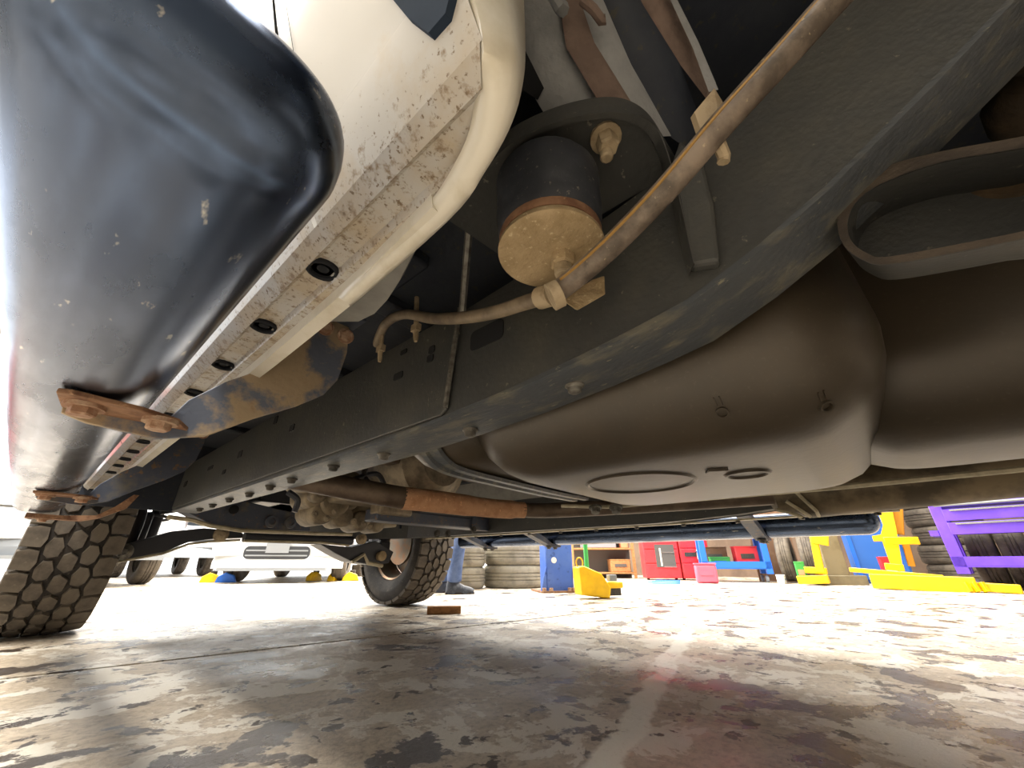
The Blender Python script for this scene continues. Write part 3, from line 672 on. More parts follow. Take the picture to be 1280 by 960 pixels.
MB().tube([at(440, 703, Y=2.44), at(455, 693, Y=2.44), at(460, 704, Y=2.44), at(478, 707, Y=2.44)], .012, 6).build('arm_edge', 'edge_pale', ra)
MB().lathe([(.03, .01), (.03, -.02), (.016, -.03)], at(476, 695, Y=2.44), 'Y', 16).build('ball_joint', 'tan_plate', ra)
MB().lathe([(.03, .01), (.03, -.02), (.016, -.03)], at(451, 674, Y=2.42), 'Y', 16).build('arm_bushing', 'tan_clip', ra)
kn = MB(); kn.box((.66, 2.68, .43), (.07, .12, .2)); kn.lathe([(.12, 0), (.12, .03), (.07, .05)], (.66, 2.72, .42), 'X', 20); kn.box((.6, 2.55, .37), (.08, .1, .08)); kn.build('steering_knuckle', 'arm_black', T, bevel=.015)
kn = MB(); kn.box((-.66, 2.72, .42), (.07, .09, .16)); kn.lathe([(.12, 0), (.12, -.03), (.07, -.05)], (-.66, 2.72, .42), 'X', 20); kn.build('steering_knuckle', 'arm_black', T, bevel=.015)
MB().tube([(-.62, 2.6, .5), (-.40, 2.62, .56), (-.2, 2.65, .6)], .018, 10).build('drive_shaft', 'arm_black', T)
MB().tube([(.62, 2.6, .5), (.40, 2.62, .56), (.2, 2.65, .6)], .018, 10).build('drive_shaft', 'arm_black', T)

# ---- wheels
def tire_profile(R, hw, r_in):
    return [(r_in, -hw * .72), (r_in + .02, -hw * .86), (r_in + .07, -hw * .99), (R - .085, -hw * 1.0), (R - .045, -hw * .93), (R - .022, -hw * .84), (R - .014, -hw * .5), (R - .012, 0),
            (R - .014, hw * .5), (R - .022, hw * .84), (R - .045, hw * .93), (R - .085, hw), (r_in + .07, hw * .99), (r_in + .02, hw * .86), (r_in, hw * .72)]
R_T, HW = .40, .142
def block_mesh(poly, h, name, x0, tilt=0.):
    mb = MB()
    poly = [(u * 1.12, v * 1.03) for u, v in poly]; base = [(x0 + u, v, R_T - .03) for u, v in poly]
    cx = sum(u for u, v in poly) / len(poly); cv = sum(v for u, v in poly) / len(poly)
    top = [(x0 + cx + (u - cx) * .92, cv + (v - cv) * .92, R_T - abs(x0 + u) ** 2 * .55 - v * v / (2 * R_T)) for u, v in poly]
    mb.rings([base, top]); me = bpy.data.meshes.new(name); me.from_pydata(mb.v, [], mb.f)
    b_ = bmesh.new(); b_.from_mesh(me); bmesh.ops.recalc_face_normals(b_, faces=b_.faces); b_.to_mesh(me); b_.free()
    me.materials.append(MATS['rubber_worn']); return me
NB = 30; pitch = 2 * PI * R_T / NB
ROWS = []
sh = pitch
ROWS.append((block_mesh([(-.033, -.42 * sh), (.018, -.46 * sh), (.026, -.1 * sh), (.020, .40 * sh), (-.006, .46 * sh), (-.033, .36 * sh)], 0, 'tread_block', -.106), 0.))
ROWS.append((block_mesh([(-.020, -.30 * sh), (-.006, -.47 * sh), (.018, -.36 * sh), (.024, .06 * sh), (.010, .45 * sh), (-.012, .42 * sh), (-.024, .08 * sh)], 0, 'tread_block', -.052), .45))
ROWS.append((block_mesh([(-.022, -.20 * sh), (.002, -.46 * sh), (.020, -.32 * sh), (.022, .22 * sh), (-.002, .46 * sh), (-.018, .34 * sh)], 0, 'tread_block', 0.), .1))
ROWS.append((block_mesh([(-u, v) for u, v in [(-.020, -.30 * sh), (-.006, -.47 * sh), (.018, -.36 * sh), (.024, .06 * sh), (.010, .45 * sh), (-.012, .42 * sh), (-.024, .08 * sh)]][::-1], 0, 'tread_block', .052), .75))
ROWS.append((block_mesh([(-u, v) for u, v in [(-.033, -.42 * sh), (.018, -.46 * sh), (.026, -.1 * sh), (.020, .40 * sh), (-.006, .46 * sh), (-.033, .36 * sh)]][::-1], 0, 'tread_block', .106), .3))
def wheel(x, y, inner, steer=0., blocks=True, name='front_tire'):
    mb = MB().lathe(tire_profile(R_T, HW, .235), (0, 0, 0), 'X', 64, caps=False)
    tm = mb.build(name, 'rubber', T, smooth=50)
    tm.location = (x, y, R_T - .002); tm.rotation_euler = (0, 0, steer); tm.matrix_parent_inverse = Matrix.Translation(T.location).inverted()
    s = inner
    rim = MB(); rim.lathe([(.24, -.11 * s), (.245, -.105 * s), (.225, -.09 * s), (.215, 0), (.21, .06 * s), (.235, .10 * s), (.24, .11 * s)], (0, 0, 0), 'X', 40, caps=False)
    rim.lathe([(.21, .05 * s), (.12, .07 * s), (.06, .05 * s), (.0, .05 * s)], (0, 0, 0), 'X', 40, caps=False)
    for k in range(5):
        a = 2 * PI * k / 5; rim.box((.065 * s, .14 * math.cos(a), .14 * math.sin(a)), (.03, .15, .045), Matrix.Rotation(a, 3, 'X'))
    rim.build('rim', 'rim', tm); 
    MB().lathe([(.14, -.05 * s), (.14, -.03 * s), (.07, -.02 * s), (.07, .04 * s)], (0, 0, 0), 'X', 30).build('brake_disc', 'rim', tm)
    if blocks:
        for me, off in ROWS:
            for k in range(NB):
                o = bpy.data.objects.new('tread_block', me); col.objects.link(o); o.parent = tm
                o.rotation_euler = ((k + off) * 2 * PI / NB, 0, 0)
    else:
        j = MB()
        for me, off in ROWS:
            for k in range(NB):
                M_ = Matrix.Rotation((k + off) * 2 * PI / NB, 3, 'X')
                j.add([M_ @ v.co for v in me.vertices], [tuple(p.vertices) for p in me.polygons])
        j.build('tread', 'rubber_worn', tm, smooth=0)
    return tm
wheel(-.872, 2.72, -1, steer=0.0)
wheel(.872, 2.66, 1, steer=0.0)
wheel(-.872, -.98, -1, blocks=False, name='rear_tire'); wheel(.872, -.98, 1, blocks=False, name='rear_tire')

# ================================================================ THE WORKSHOP BEHIND
def small_tire(mb, c, axis, R, hw, n=30):
    mb.lathe([(R * .58, -hw * .8), (R * .7, -hw), (R * .9, -hw), (R * .97, -hw * .85), (R, -hw * .6), (R, -hw * .36), (R * .975, -hw * .33), (R * .975, -hw * .27), (R, -hw * .24), (R, -.03 * hw), (R * .975, -.02 * hw), (R * .975, .02 * hw), (R, .03 * hw), (R, hw * .24), (R * .975, hw * .27), (R * .975, hw * .33), (R, hw * .36),
                   (R, hw * .6), (R * .97, hw * .85), (R * .9, hw), (R * .7, hw), (R * .58, hw * .8)], c, axis, n, caps=False)
    return mb

def parked_car(loc, rot, label, name, body='car_white', bumper='car_white', L_=4.5, W_=1.85, ride=.30, wheelR=.36, mouth=True, plate_m='car_grey', truck_=False):
    th = thing(name, label, 'vehicle', loc)
    Rm = Matrix.Translation(loc) @ Matrix.Rotation(rot, 4, 'Z')
    def B(mb, nm, m, parent=th, **k):
        mb.v = [tuple(Rm @ Vector(v)) for v in mb.v]; return mb.build(nm, m, parent, **k)
    hw = W_ / 2
    # front is -Y at y=0
    side = [(0.06, ride + .18), (.02, .62), (.06, .86), (.25, 1.0), (1.2, 1.08), (1.75, 1.62), (2.3, 1.72), (L_ - .7, 1.70), (L_ - .2, 1.15), (L_ - .02, .95), (L_, .55), (L_ - .1, ride + .1), (L_ - .55, ride + .08), (L_ - .62, .70), (L_ - .95, .84), (L_ - 1.28, .70), (L_ - 1.36, ride + .05), (1.36, ride + .05), (1.28, .70), (.95, .84), (.62, .70), (.5, ride + .12)]
    b = MB(); n = len(side)
    rs = []
    for x, ins in ((-hw, .06), (-hw + .05, .0), (hw - .05, .0), (hw, .06)):
        rs.append([(x * (1 if z < 1.15 else .86), y + (ins if y < L_ / 2 else -ins) * (1 if z > .5 else .4), z) for y, z in side])
    b.rings(rs); B(b, 'body', body, smooth=30)
    bp = MB(); bp.rings([[(x, .02 + .22 * abs(x / hw) ** 3 - .04, z0) for z0 in (ride, ride + .1)] + [(x, .10 + .22 * abs(x / hw) ** 3, z0) for z0 in (ride + .28, ride)] for x in [hw * (-1 + .2 * k) for k in range(11)]])
    bo = B(bp, 'bumper', bumper, smooth=30)
    ml = MB(); ml.box((0, .0, ride - .01), (W_ * .8, .12, .04)); B(ml, 'bumper_lip', 'car_grey', bo, smooth=0)
    if mouth:
        g = MB(); g.prism(rrect(-.46, .46, ride + .13, ride + .31, .07), -.012, XZ(.0)); go = B(g, 'grille', 'car_dark', smooth=0)
        for k in range(2): g = MB(); g.box((0, -.015, ride + .18 + .07 * k), (.86, .012, .02)); B(g, 'grille_bar', 'car_grey', go, smooth=0)
        g = MB(); g.box((0.0, -.03, ride + .30), (.32, .015, .17)); po = B(g, 'plate_holder', plate_m, smooth=0)
    g = MB(); g.prism(rrect(-.6, .6, .72, .86, .04), -.015, XZ(.04)); B(g, 'upper_grille', 'car_dark', smooth=0)
    for s in (-1, 1):
        g = MB(); g.prism(rrect(s * .78 - .13, s * .78 + .13, .70, .86, .05), -.02, XZ(.075)); B(g, 'headlight', 'chrome', smooth=0)
    g = MB(); g.rings([[(-.7, 1.27, 1.13), (.7, 1.27, 1.13)], [(-.62, 1.72, 1.57), (.62, 1.72, 1.57)]], closed=False)
    g.v = [(x, y - .012, z + .012) for x, y, z in g.v]; B(g, 'windshield', 'glass_dark', smooth=0)
    for y in (.95, L_ - .95):
        for s in (-1, 1):
            t_ = small_tire(MB(), (s * (hw - .11), y, wheelR), 'X', wheelR, .115); to = B(t_, 'tire', 'rubber_worn')
            r_ = MB(); r_.lathe([(wheelR * .6, 0), (wheelR * .6, s * .07), (wheelR * .52, s * .05), (.10, s * .075), (.06, s * .09), (.0, s * .09)], (s * (hw - .11), y, wheelR), 'X', 24, caps=False)
            ro = B(r_, 'rim', 'chrome', to)
            for k in range(5):
                a = 2 * PI * k / 5; q_ = MB(); q_.lathe([(.035, s * .055), (.035, s * .082), (.0, s * .083)], (s * (hw - .11), y + .14 * math.cos(a), wheelR + .14 * math.sin(a)), 'X', 8, caps=False); B(q_, 'rim_hole', 'car_dark', to)
    return th
parked_car((1.55, 6.9, 0), math.radians(-36), 'white car with a slotted black bumper mouth and grey plate holder, parked facing us', 'parked_car', ride=.20)
parked_car((-.5, 7.1, 0), math.radians(5), 'white parked car partly behind the near front tyre, grey lower bumper', 'parked_car', bumper='car_grey', ride=.34, mouth=False)
parked_car((1.25, 11.6, 0), 0, 'white parked vehicle with grey bumper standing furthest back, half behind the facing car', 'parked_car', bumper='car_grey', ride=.42, wheelR=.40, mouth=False)

parked_car((-3.4, 10.5, 0), math.radians(12), 'red parked car at the far left edge beyond the near running board', 'parked_car', body='red_paint', bumper='red_paint')
# tyres in stacks: each one a thing
def stack(x, y, n, R, hw, labels, group, m='rubber_pale'):
    base = small_tire(MB(), (0, 0, 0), 'Z', R, hw, 40).build('tire', m)
    for k in range(n):
        o = base if k == 0 else base.copy()
        if k: col.objects.link(o)
        o.location = (x + random.uniform(-.015, .015), y + random.uniform(-.015, .015), hw + 2 * hw * k); tag(o, labels[k], 'tire', group)
stack(3.18, 3.55, 3, .385, .125, ['dusty pale tyre at the bottom of the big stack behind the blue post', 'dusty pale tyre second up in the big stack behind the blue post', 'dusty pale tyre third up in the big stack behind the blue post'], 'big tyre stack')
stack(2.55, 3.85, 2, .30, .115, ['smaller ribbed tyre at the bottom of the stack behind the boots', 'smaller ribbed tyre on top of the stack behind the boots'], 'small tyre stack')

# blue lift post
pc = Vector((2.80, 2.62, 0)); va = math.atan2(pc.y, pc.x + 1.0)
def place(mb, c, rot):
    M_ = Matrix.Translation(c) @ Matrix.Rotation(rot, 4, 'Z'); mb.v = [tuple(M_ @ Vector(v)) for v in mb.v]; return mb
fr = va - PI / 2 + math.radians(18)          # local -Y looks roughly at the camera
post = thing('lift_post', 'blue steel car lift post bolted to the floor beside the tyre stack', 'lift post', pc)
place(MB().prism(rrect(-.15, .15, -.12, .12, .02), 3.2, XY(.015)), pc, fr).build('column', 'lift_blue', post)
place(MB().box((0, 0, .0075), (.46, .40, .015)), pc, fr).build('base_plate', 'rust', post, smooth=0)
place(MB().prism([(-.15, 0.015), (-.21, .015), (-.15, .24)], .02, XZ(-.13)), pc, fr).build('gusset', 'lift_blue', post, smooth=0)
place(MB().prism([(.15, 0.015), (.21, .015), (.15, .24)], .02, XZ(-.13)), pc, fr).build('gusset', 'lift_blue', post, smooth=0)
place(MB().lathe([(.03, 0), (.028, -.006), (0, -.007)], (-.06, -.12, .30), 'Y', 16, caps=False), pc, fr).build('badge', 'paper_white', post)
for x, y in ((-.19, -.17), (.19, -.17), (-.12, -.18), (.12, -.18), (.08, -.17)):
    place(MB().hexbolt((x, y, .015), (0, 0, 1), .02, .03, .028), pc, fr).build('anchor_bolt', 'rust_bolt', post, smooth=0)

# yellow jack
jc = at(742, 748, Z=0); jr = math.radians(-32)
jk = thing('floor_jack', 'yellow steel jack body with ring handle standing in front of the blue post', 'jack', jc)
place(MB().prism([(-.14, .03), (.12, .0), (.14, .08), (.06, .19), (-.10, .25), (-.15, .24)], .14, XZ(-.07)), jc, jr).build('body', 'lift_yellow', jk, bevel=.01)
place(MB().box((.19, 0, .10), (.15, .12, .05)), jc, jr).build('nose', 'lift_yellow', jk, bevel=.01)
place(MB().box((.18, 0, .05), (.13, .10, .06)), jc, jr).build('saddle', 'bolt_dark', jk, bevel=.005)
place(MB().box((.18, -.02, .155), (.07, .06, .05)), jc, jr).build('valve', 'car_grey', jk, bevel=.005)
place(MB().tube([(-.11 + .032 * math.cos(2 * PI * k / 14), 0, .275 + .04 * math.sin(2 * PI * k / 14)) for k in range(15)], .006, 6), jc, jr).build('ring_handle', 'lift_yellow', jk)

# green hose pole behind jack
p = at(727, 735, Z=0)
tag(MB().tube([p + Vector((.5, .2, 0)), p + Vector((.5, .2, .5)), p + Vector((.52, .2, 1.1))], .03, 10).build('hose_pole', 'green_plastic'), 'dark green upright pole between blue post and shelves', 'pole')

# shelf rack left of the red cabinets
C0 = Vector((6.9, 4.3, 0)); R0 = math.radians(-50)
sr = thing('shelf_rack', 'wooden framed shelf rack with dark back left of the red cabinets', 'shelf', C0)
for x in (-.62, .62): place(MB().box((x, -.2, .8), (.05, .05, 1.6)), C0, R0).build('upright', 'wood', sr, smooth=0)
place(MB().box((0, .2, .8), (1.3, .03, 1.6)), C0, R0).build('back_panel', 'shelf_grey', sr, smooth=0)
for z in (.10, .55, 1.1): place(MB().box((0, 0, z), (1.3, .42, .03)), C0, R0).build('shelf', 'wood', sr, smooth=0)
def bx(name, m, c, d, label, cat, rot=0., bevel=.01, sub=None):
    o = thing(name, label, cat, c); c = Vector(c)
    place(MB().box((0, 0, d[2] / 2), d), c, rot).build('body', m, o, bevel=bevel)
    place(MB().box((0, -d[1] / 2 - .004, d[2] * .55), (d[0] * .6, .008, d[2] * .25)), c, rot).build('panel', sub or 'paper_white', o, smooth=0)
    place(MB().box((0, 0, d[2] + .006), (d[0] * 1.03, d[1] * 1.03, .02)), c, rot).build('lid', m, o, bevel=.004)
    return o
def on(C, R, x, y, z): return (Matrix.Translation(C) @ Matrix.Rotation(R, 4, 'Z')) @ Vector((x, y, z))
bx('equipment_case', 'car_grey', on(C0, R0, -.05, -.02, .565), (.7, .3, .3), 'grey equipment case on the wooden shelf rack', 'case', R0, sub='shelf_grey')
bx('paint_bucket', 'bucket', on(C0, R0, .48, -.05, .565), (.16, .16, .24), 'orange container at the right end of the shelf rack', 'container', R0, sub='bucket')
bx('wooden_crate', 'wood', on(C0, R0, .35, -.02, .115), (.4, .3, .22), 'small wooden crate on the lowest shelf of the rack', 'crate', R0, sub='shelf_grey')

# red cabinets
C1 = Vector((6.85, 3.05, 0)); R1 = math.radians(-58)
def cabinet(c, d, label, posters):
    o = thing('tool_cabinet', label, 'cabinet', c)
    place(MB().box((0, 0, d[2] / 2 + .03), (d[0], d[1], d[2])), c, R1).build('body', 'red_paint', o, bevel=.01)
    for k in range(3):
        dr = place(MB().box((0, -d[1] / 2 - .008, .03 + d[2] * (.17 + .33 * k)), (d[0] * .94, .016, d[2] * .30)), c, R1).build('drawer', 'red_paint', o, bevel=.004)
        place(MB().box((d[0] * .2, -d[1] / 2 - .025, .03 + d[2] * (.26 + .33 * k)), (d[0] * .35, .018, .018)), c, R1).build('handle', 'chrome', dr, smooth=0)
    for (x, z, w_, h_, m) in posters: place(MB().box((x, -d[1] / 2 - .022, z), (w_, .008, h_)), c, R1).build('sheet', m, o, smooth=0)
    for x in (-.4, .4): place(MB().lathe([(.03, -.02), (.03, .02)], (x * d[0], 0, .03), 'X', 12), c, R1).build('caster', 'rubber', o)
cabinet(C1, (.62, .45, .72), 'red tool cabinet with a dark poster sheet on its front', [(.06, .40, .34, .38, 'shelf_grey'), (-.02, .38, .03, .3, 'paper_white')])
cabinet(on(C1, R1, .58, -.02, 0), (.5, .45, .74), 'red tool cabinet with white tags nearest the blue cart', [(-.08, .42, .2, .07, 'bolt_dark'), (.06, .42, .06, .16, 'paper_white')])

# rolling carts
def cart(c, rot, d, m, label, rail=.06, wheels=.10, drawers=0, shelf_z=(.14,)):
    o = thing('rolling_cart', label, 'cart', c); W, D_, H = d
    for x in (-1, 1):
        for y in (-1, 1):
            place(MB().box((x * (W / 2 - rail / 2), y * (D_ / 2 - rail / 2), (H + wheels) / 2), (rail, rail, H - wheels)), c, rot).build('corner_post', m, o, bevel=.006)
            w_ = place(MB().lathe([(.03, -.02), (.05, -.015), (.05, .015), (.03, .02)], (x * (W / 2 - rail), y * (D_ / 2 - rail), .05), 'X', 14), c, rot).build('caster', 'car_grey', o)
    for z in shelf_z:
        t_ = place(MB().box((0, 0, z), (W, D_, .02)), c, rot).build('tray', m, o, bevel=.004)
        place(MB().box((0, -D_ / 2 + .01, z + .05), (W, .02, .10)), c, rot).build('tray_lip', m, t_, smooth=0)
    place(MB().box((0, 0, H - .03), (W, D_, .07)), c, rot).build('top_tray', m, o, bevel=.008)
    for k in range(drawers):
        dr = place(MB().box((0, -D_ / 2 - .005, H - .16 - .15 * k), (W * .82, .03, .13)), c, rot).build('drawer', m, o, bevel=.004)
        place(MB().box((0, -D_ / 2 - .03, H - .11 - .15 * k), (W * .7, .02, .018)), c, rot).build('handle', 'chrome', dr, smooth=0)
    return o
C2 = Vector((6.75, 1.78, 0)); R2 = math.radians(-68)
cart(C2, R2, (1.0, .5, .72), 'cart_blue', 'bright blue rolling cart with an open lower shelf of red and green boxes', rail=.09, wheels=.12, shelf_z=(.20,))
bx('tool_case', 'red_paint', on(C2, R2, .2, -.02, .215), (.34, .2, .30), 'red slotted case tilted on the blue cart shelf', 'case', R2 + .15, sub='bolt_dark')
bx('storage_tray', 'green_plastic', on(C2, R2, -.2, .0, .215), (.3, .2, .14), 'green tray on the left of the blue cart shelf', 'tray', R2, sub='panel_blue')
bx('parts_carton', 'cardboard', on(C2, R2, -.24, .17, .215), (.4, .10, .30), 'brown carton at the back of the blue cart shelf', 'carton', R2, sub='shelf_grey')
tagp = bx('fuel_can', 'pink', Vector((5.85, 1.98, 0)), (.30, .16, .26), 'pink can standing on the floor before the blue cart', 'can', R2, bevel=.03, sub='pink')
# brown board leaning, upright tyres
tag(place(MB().box((0, 0, .9), (.62, .04, 1.8), Matrix.Rotation(.08, 3, 'X')), Vector((7.3, 1.24, 0)), math.radians(-75)).build('brown_board', 'cardboard', smooth=0), 'tall brown board standing right of the blue cart', 'board')
k = 0
for (px, lab) in ((984, 'dark upright tyre leaning beside the brown board'), (1013, 'dark upright tyre just left of the yellow stand')):
    c = at(px, 700, X=7.0); c.z = .36; k += 1
    tag(place(small_tire(MB(), (0, 0, 0), 'Y', .34, .10, 36), c, math.radians(2)).build('tire', 'rubber_worn'), lab, 'tire', 'tyres by the brown board')
bx('shop_lamp', 'paper_white', at(978, 729, Z=0), (.16, .1, .10), 'small grey box on the floor at the foot of the brown board', 'box', 0, sub='car_grey')

# yellow lift: columns, arms
lc = Vector((6.1, -.28, 0)); RL = math.radians(-90)
YL = thing('car_lift', 'yellow steel lift column with its long low arm lying on the floor', 'lift', lc)
def seg(a, b, w_, h_, nm, m, parent, bevel=.008):
    a = Vector(a); b = Vector(b); d_ = b - a; M_ = d_.to_track_quat('X', 'Z').to_matrix(); return MB().box((a + b) / 2, (d_.length, w_, h_), M_).build(nm, m, parent, bevel=bevel)
pA, pB = at(1000, 728, Z=.04), at(1100, 728, Z=.06)
seg(at(1090, 726, X=5.6), at(1222, 732, X=5.5), .18, .15, 'arm_sleeve', 'lift_yellow', YL)
seg(at(1215, 733, X=5.5), at(1278, 737, X=5.45), .12, .08, 'arm_tip', 'lift_yellow', YL)
for px in (1205, 1215, 1226): seg(at(px, 728, X=5.42), at(px + 8, 740, X=5.40), .03, .05, 'arm_tooth', 'lift_yellow', YL, .003)
seg(at(1062, 712, X=5.8), at(1180, 722, X=5.75), .08, .05, 'arm_brace', 'lift_yellow', YL)
cx_ = 6.3
q = [(1092, 625), (1112, 622), (1120, 660), (1128, 706), (1116, 712), (1108, 690), (1103, 676), (1092, 676), (1090, 670), (1101, 668), (1104, 655)]
Q = [at(x, y, X=cx_) for x, y in q]; MB().rings([Q, [v + Vector((.25, 0, 0)) for v in Q]]).build('column_plate', 'lift_yellow', YL, smooth=0)
seg(at(1120, 600, X=6.5), at(1124, 668, X=6.5), .1, .1, 'column_back', 'lift_amber', YL)
seg(at(1104, 676, X=6.2), at(1148, 676, X=6.3), .07, .09, 'cross_bracket', 'lift_yellow', YL)
seg(at(1132, 680, X=6.4), at(1140, 708, X=6.4), .07, .07, 'lower_strut', 'lift_amber', YL)
seg(at(1106, 708, X=6.2), at(1130, 710, X=6.2), .2, .08, 'foot', 'lift_yellow', YL)
ys = thing('yellow_stand', 'yellow square steel stand in front of the upright tyres', 'stand', at(1025, 722, Z=0))
seg(at(1015, 662, X=6.3), at(1026, 716, X=6.3), .09, .09, 'post', 'lift_yellow', ys)
seg(at(1014, 672, X=6.25), at(1036, 676, X=6.25), .08, .14, 'head', 'lift_yellow', ys)
seg(at(998, 725, X=6.2), at(1036, 724, X=6.2), .2, .1, 'base', 'lift_yellow', ys)
seg(at(1006, 712, X=6.35), at(1034, 714, X=6.35), .12, .08, 'base_brace', 'lift_yellow', ys)
gp = thing('steel_upright', 'olive grey flat steel column standing between the yellow stand and blue panel', 'column', at(1055, 730, Z=0))
g0 = at(1050, 731, Z=0)
place(MB().prism(rrect(-.13, .13, -.08, .08, .015), 3.4, XY(.02)), g0, math.radians(-65)).build('shaft', 'post_grey', gp)
place(MB().box((0, 0, .06), (.62, .2, .12)), g0, math.radians(-65)).build('foot', 'post_grey', gp, bevel=.01)
bp_ = thing('blue_locker', 'blue sheet metal locker behind the steel column', 'locker', (7.6, .0, 0))
place(MB().box((0, 0, .9), (.62, .4, 1.8)), Vector((7.6, -.05, 0)), math.radians(-78)).build('body', 'panel_blue', bp_, bevel=.01)
place(MB().box((-.0, -.21, .9), (.56, .02, 1.7)), Vector((7.6, -.05, 0)), math.radians(-78)).build('door', 'panel_blue', bp_, bevel=.004)
place(MB().box((-.30, -.225, .9), (.05, .02, 1.78)), Vector((7.6, -.05, 0)), math.radians(-78)).build('edge_trim', 'cart_blue', bp_, smooth=0)
bx('red_carton', 'red_paint', Vector((6.9, at(1113, 712, X=6.9).y, 0)), (.18, .14, .34), 'small red carton seen between locker and yellow column', 'carton', math.radians(-80), sub='paper_white')
bx('green_bottle_box', 'green_plastic', Vector((6.52, at(1004, 724, X=6.52).y, 0)), (.12, .10, .28), 'small green container beside the yellow stand', 'container', math.radians(-80), sub='bucket')

# big dark tyre stack right of the yellow column
stack(8.1, -1.0, 5, .42, .13, ['dark worn tyre at the very bottom of the stack by the purple cart', 'dark worn tyre second up in the stack by the purple cart', 'dark worn tyre third up in the stack by the purple cart', 'dark worn tyre fourth up in the stack by the purple cart', 'dark worn tyre topmost in the stack by the purple cart'], 'dark tyre stack', 'rubber_worn')
# purple tool cart
C3 = Vector((6.2, -1.28, 0)); R3 = math.radians(-100)
pcart = cart(C3, R3, (1.1, .5, .95), 'purple', 'purple tool cart with drawers above an open shelf at the far right', rail=.11, wheels=.16, drawers=2, shelf_z=(.24,))
place(MB().box((.05, .0, .62), (1.0, .46, .06)), C3, R3).build('middle_tray', 'purple', pcart, smooth=0)
place(MB().box((-.6, 0, .60), (.08, .4, .06)), C3, R3).build('push_handle', 'purple', pcart, smooth=0)
place(MB().tube([(-.50, -.28, .9), (.45, -.28, .9)], .014, 8), C3, R3).build('grab_bar', 'car_grey', pcart)
for k, x in enumerate((-.30, -.04, .22)):
    c = on(C3, R3, x, .64, .36)
    tag(place(small_tire(MB(), (0, 0, 0), 'X', .36, .12, 36), c, R3).build('tire', 'rubber_worn'), ['dark upright tyre seen behind the left of the purple cart shelf', 'dark upright tyre seen behind the middle of the purple cart shelf', 'dark upright tyre seen behind the right of the purple cart shelf'][k], 'tire', 'tyres behind the purple cart')
bx('red_tray', 'pink', on(C3, R3, -.25, -.05, .255), (.4, .3, .03), 'flat red tray on the lower shelf of the purple cart', 'tray', R3, sub='pink')

# wooden block on the floor
wb = at(555, 767, Z=0); wr = math.radians(-38)
tag(place(MB().box((0, 0, .02), (.195, .06, .04)), Vector((.725, 2.0, 0)), wr).build('wood_block', 'wood', bevel=.004), 'short wooden block lying on the floor beside the far front tyre', 'wood block')
# blue rag
g = MB(); rag = [(5.0, 2.45), (5.3, 2.2), (5.35, 2.35), (5.2, 2.5), (5.05, 2.6)]
tag(g.rings([[(x, y, .0) for x, y in rag], [(x + .03, y, .03 + .02 * (i % 2)) for i, (x, y) in enumerate(rag)]]).build('blue_rag', 'cart_blue', smooth=60), 'crumpled blue rag on the floor before the red cabinets', 'rag')
# low lift feet seen under the far cars
for (px, py, m, lab) in ((418, 722, 'lift_yellow', 'yellow lift foot under the front of the facing white car'), (438, 722, 'lift_yellow', 'yellow lift foot beside the facing car wheel'), (392, 722, 'lift_yellow', 'yellow lift foot left of the dark tyre under the facing car'), (262, 724, 'lift_yellow', 'yellow lift foot on the floor left of the facing white car'), (282, 724, 'cart_blue', 'blue lift arm on the floor left of the facing white car')):
    p = at(px, py + 4, Z=0)
    o = thing('lift_pad_block', lab, 'lift block', p)
    place(MB().prism([(-.14, 0), (.14, 0), (.09, .10), (-.03, .14), (-.12, .08)], .12, XZ(-.06)), p, random.uniform(-.6, .6)).build('body', m, o, bevel=.01)
    place(MB().lathe([(.05, .10), (.05, .16), (.03, .17)], (.02, 0, 0), 'Z', 12), p, 0).build('pad', 'rubber', o)

# ================================================================ THE PERSON (legs show past the far tyre)
def skinned(name, chain, edges, radii, m, parent, root=0, sub=2):
    me = bpy.data.meshes.new(name); me.from_pydata([tuple(c) for c in chain], edges, [])
    o = bpy.data.objects.new(name, me); col.objects.link(o)
    if parent is not None:
        o.parent = parent
        if parent.type == 'EMPTY': o.matrix_parent_inverse = Matrix.Translation(parent.location).inverted()
    sk = o.modifiers.new('skin', 'SKIN'); sk.use_smooth_shade = True
    me_sk = me.skin_vertices[0].data
    for i, r_ in enumerate(radii):
        me_sk[i].radius = (r_, r_) if not isinstance(r_, tuple) else r_; me_sk[i].use_root = (i == root)
    s_ = o.modifiers.new('sub', 'SUBSURF'); s_.levels = sub; s_.render_levels = sub
    me.materials.append(MATS[m]); return o
pp = Vector((1.93, 3.24, 0)); fw = Vector((.80, -.60, 0)); sd = Vector((-.60, -.80, 0))   # facing, and the person's right
def PP(f, s, z): return pp + fw * f + sd * s + Vector((0, 0, z))
person = thing('person', 'standing person in blue jeans and dark boots behind the far front tyre', 'person', pp)
bv = [PP(-.04, 0, .93), PP(-.03, 0, 1.12), PP(-.02, 0, 1.35), PP(-.01, 0, 1.48), PP(.02, 0, 1.56), PP(.03, 0, 1.66), PP(.03, 0, 1.76)]
be = [(0, 1), (1, 2), (2, 3), (3, 4), (4, 5), (5, 6)]; br_ = [.15, .14, .17, .10, .055, .085, .07]
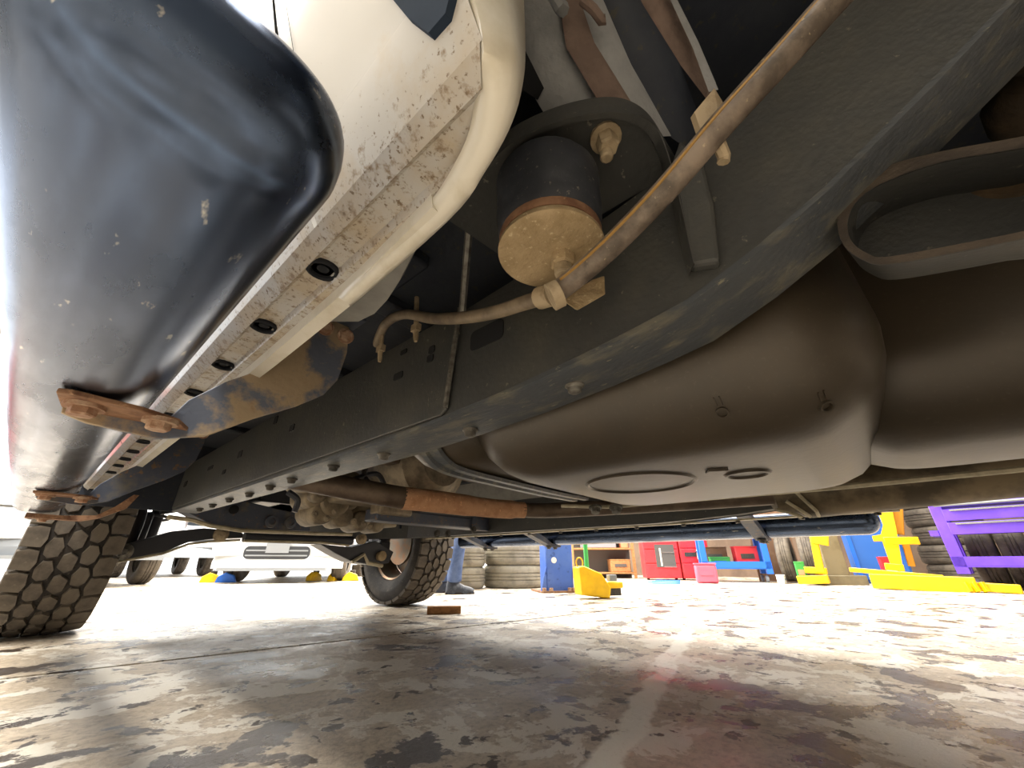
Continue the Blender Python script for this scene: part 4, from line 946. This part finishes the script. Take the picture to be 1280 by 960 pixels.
for s in (1, -1):
    n0 = len(bv); bv += [PP(-.02, .17 * s, 1.42), PP(-.04, .24 * s, 1.16), PP(.12, .24 * s, .95), PP(.19, .23 * s, .90)]; br_ += [.06, .048, .036, .032]
    be += [(3, n0), (n0, n0 + 1), (n0 + 1, n0 + 2), (n0 + 2, n0 + 3)]
    for j, (dx, dz, ln) in enumerate(((.028, .01, .06), (.010, .0, .085), (-.008, .0, .09), (-.026, -.01, .075), (.045, .03, .05))):
        n1 = len(bv); bv += [PP(.22 + ln * .4, (.23 + dx) * s, .885 + dz), PP(.22 + ln, (.23 + dx) * s, .86 + dz)]; br_ += [.009, .008]; be += [(n0 + 3, n1), (n1, n1 + 1)]
    n0 = len(bv); lean = .0 if s > 0 else -.10
    bv += [PP(-.03 + lean * .3, .10 * s, .86), PP(.0 + lean * .6, .11 * s, .50), PP(-.03 + lean, .12 * s, .10)]; br_ += [.08, .055, .035]
    be += [(0, n0), (n0, n0 + 1), (n0 + 1, n0 + 2)]
skinned('body', bv, be, br_, 'skin', person)
jv = [PP(-.04, 0, .98)]; je = []; jr_ = [.165]
for s in (1, -1):
    lean = .0 if s > 0 else -.10; n0 = len(jv)
    jv += [PP(-.03 + lean * .3, .10 * s, .84), PP(.0 + lean * .6, .11 * s, .50), PP(-.01 + lean * .8, .11 * s, .34), PP(-.03 + lean, .12 * s, .20), PP(-.03 + lean, .12 * s, .13), PP(-.03 + lean, .12 * s, .095)]
    jr_ += [.105, .078, .072, .075, .08, .074]
    je += [(0, n0)] + [(n0 + k, n0 + k + 1) for k in range(5)]
skinned('jeans', jv, je, jr_, 'jeans', person)
sv = [PP(-.04, 0, .94), PP(-.03, 0, 1.12), PP(-.02, 0, 1.34), PP(-.01, 0, 1.46)]; se = [(0, 1), (1, 2), (2, 3)]; srd = [.17, .165, .185, .11]
for s in (1, -1):
    n0 = len(sv); sv += [PP(-.02, .18 * s, 1.42), PP(-.035, .235 * s, 1.22)]; srd += [.075, .065]; se += [(3, n0), (n0, n0 + 1)]
skinned('shirt', sv, se, srd, 'shirt', person)
skinned('hair', [PP(.0, 0, 1.72), PP(.01, 0, 1.80)], [(0, 1)], [.10, .085], 'hair', person)
for s in (1, -1):
    lean = .0 if s > 0 else -.10; c = PP(-.03 + lean, .12 * s, 0); ang = math.atan2(fw.y, fw.x)
    rs = []
    for (x, hw, h0, h) in ((-.075, .032, 0, .06), (-.06, .042, 0, .15), (.0, .044, 0, .15), (.05, .044, 0, .10), (.10, .048, 0, .075), (.16, .046, 0, .06), (.195, .030, 0, .045)):
        rs.append([(x, u * hw, v) for u, v in ((-1, 0), (-1.05, h * .4), (-.7, h * .9), (0, h), (.7, h * .9), (1.05, h * .4), (1, 0))])
    bo = place(MB().rings(rs), c, ang).build('boot', 'boot', person, smooth=60)
    place(MB().prism([(-.08, -.04), (.06, -.047), (.16, -.048), (.20, -.02), (.20, .02), (.16, .048), (.06, .047), (-.08, .04)], .018, XY(.0)), c, ang).build('sole', 'rubber', bo, smooth=0)
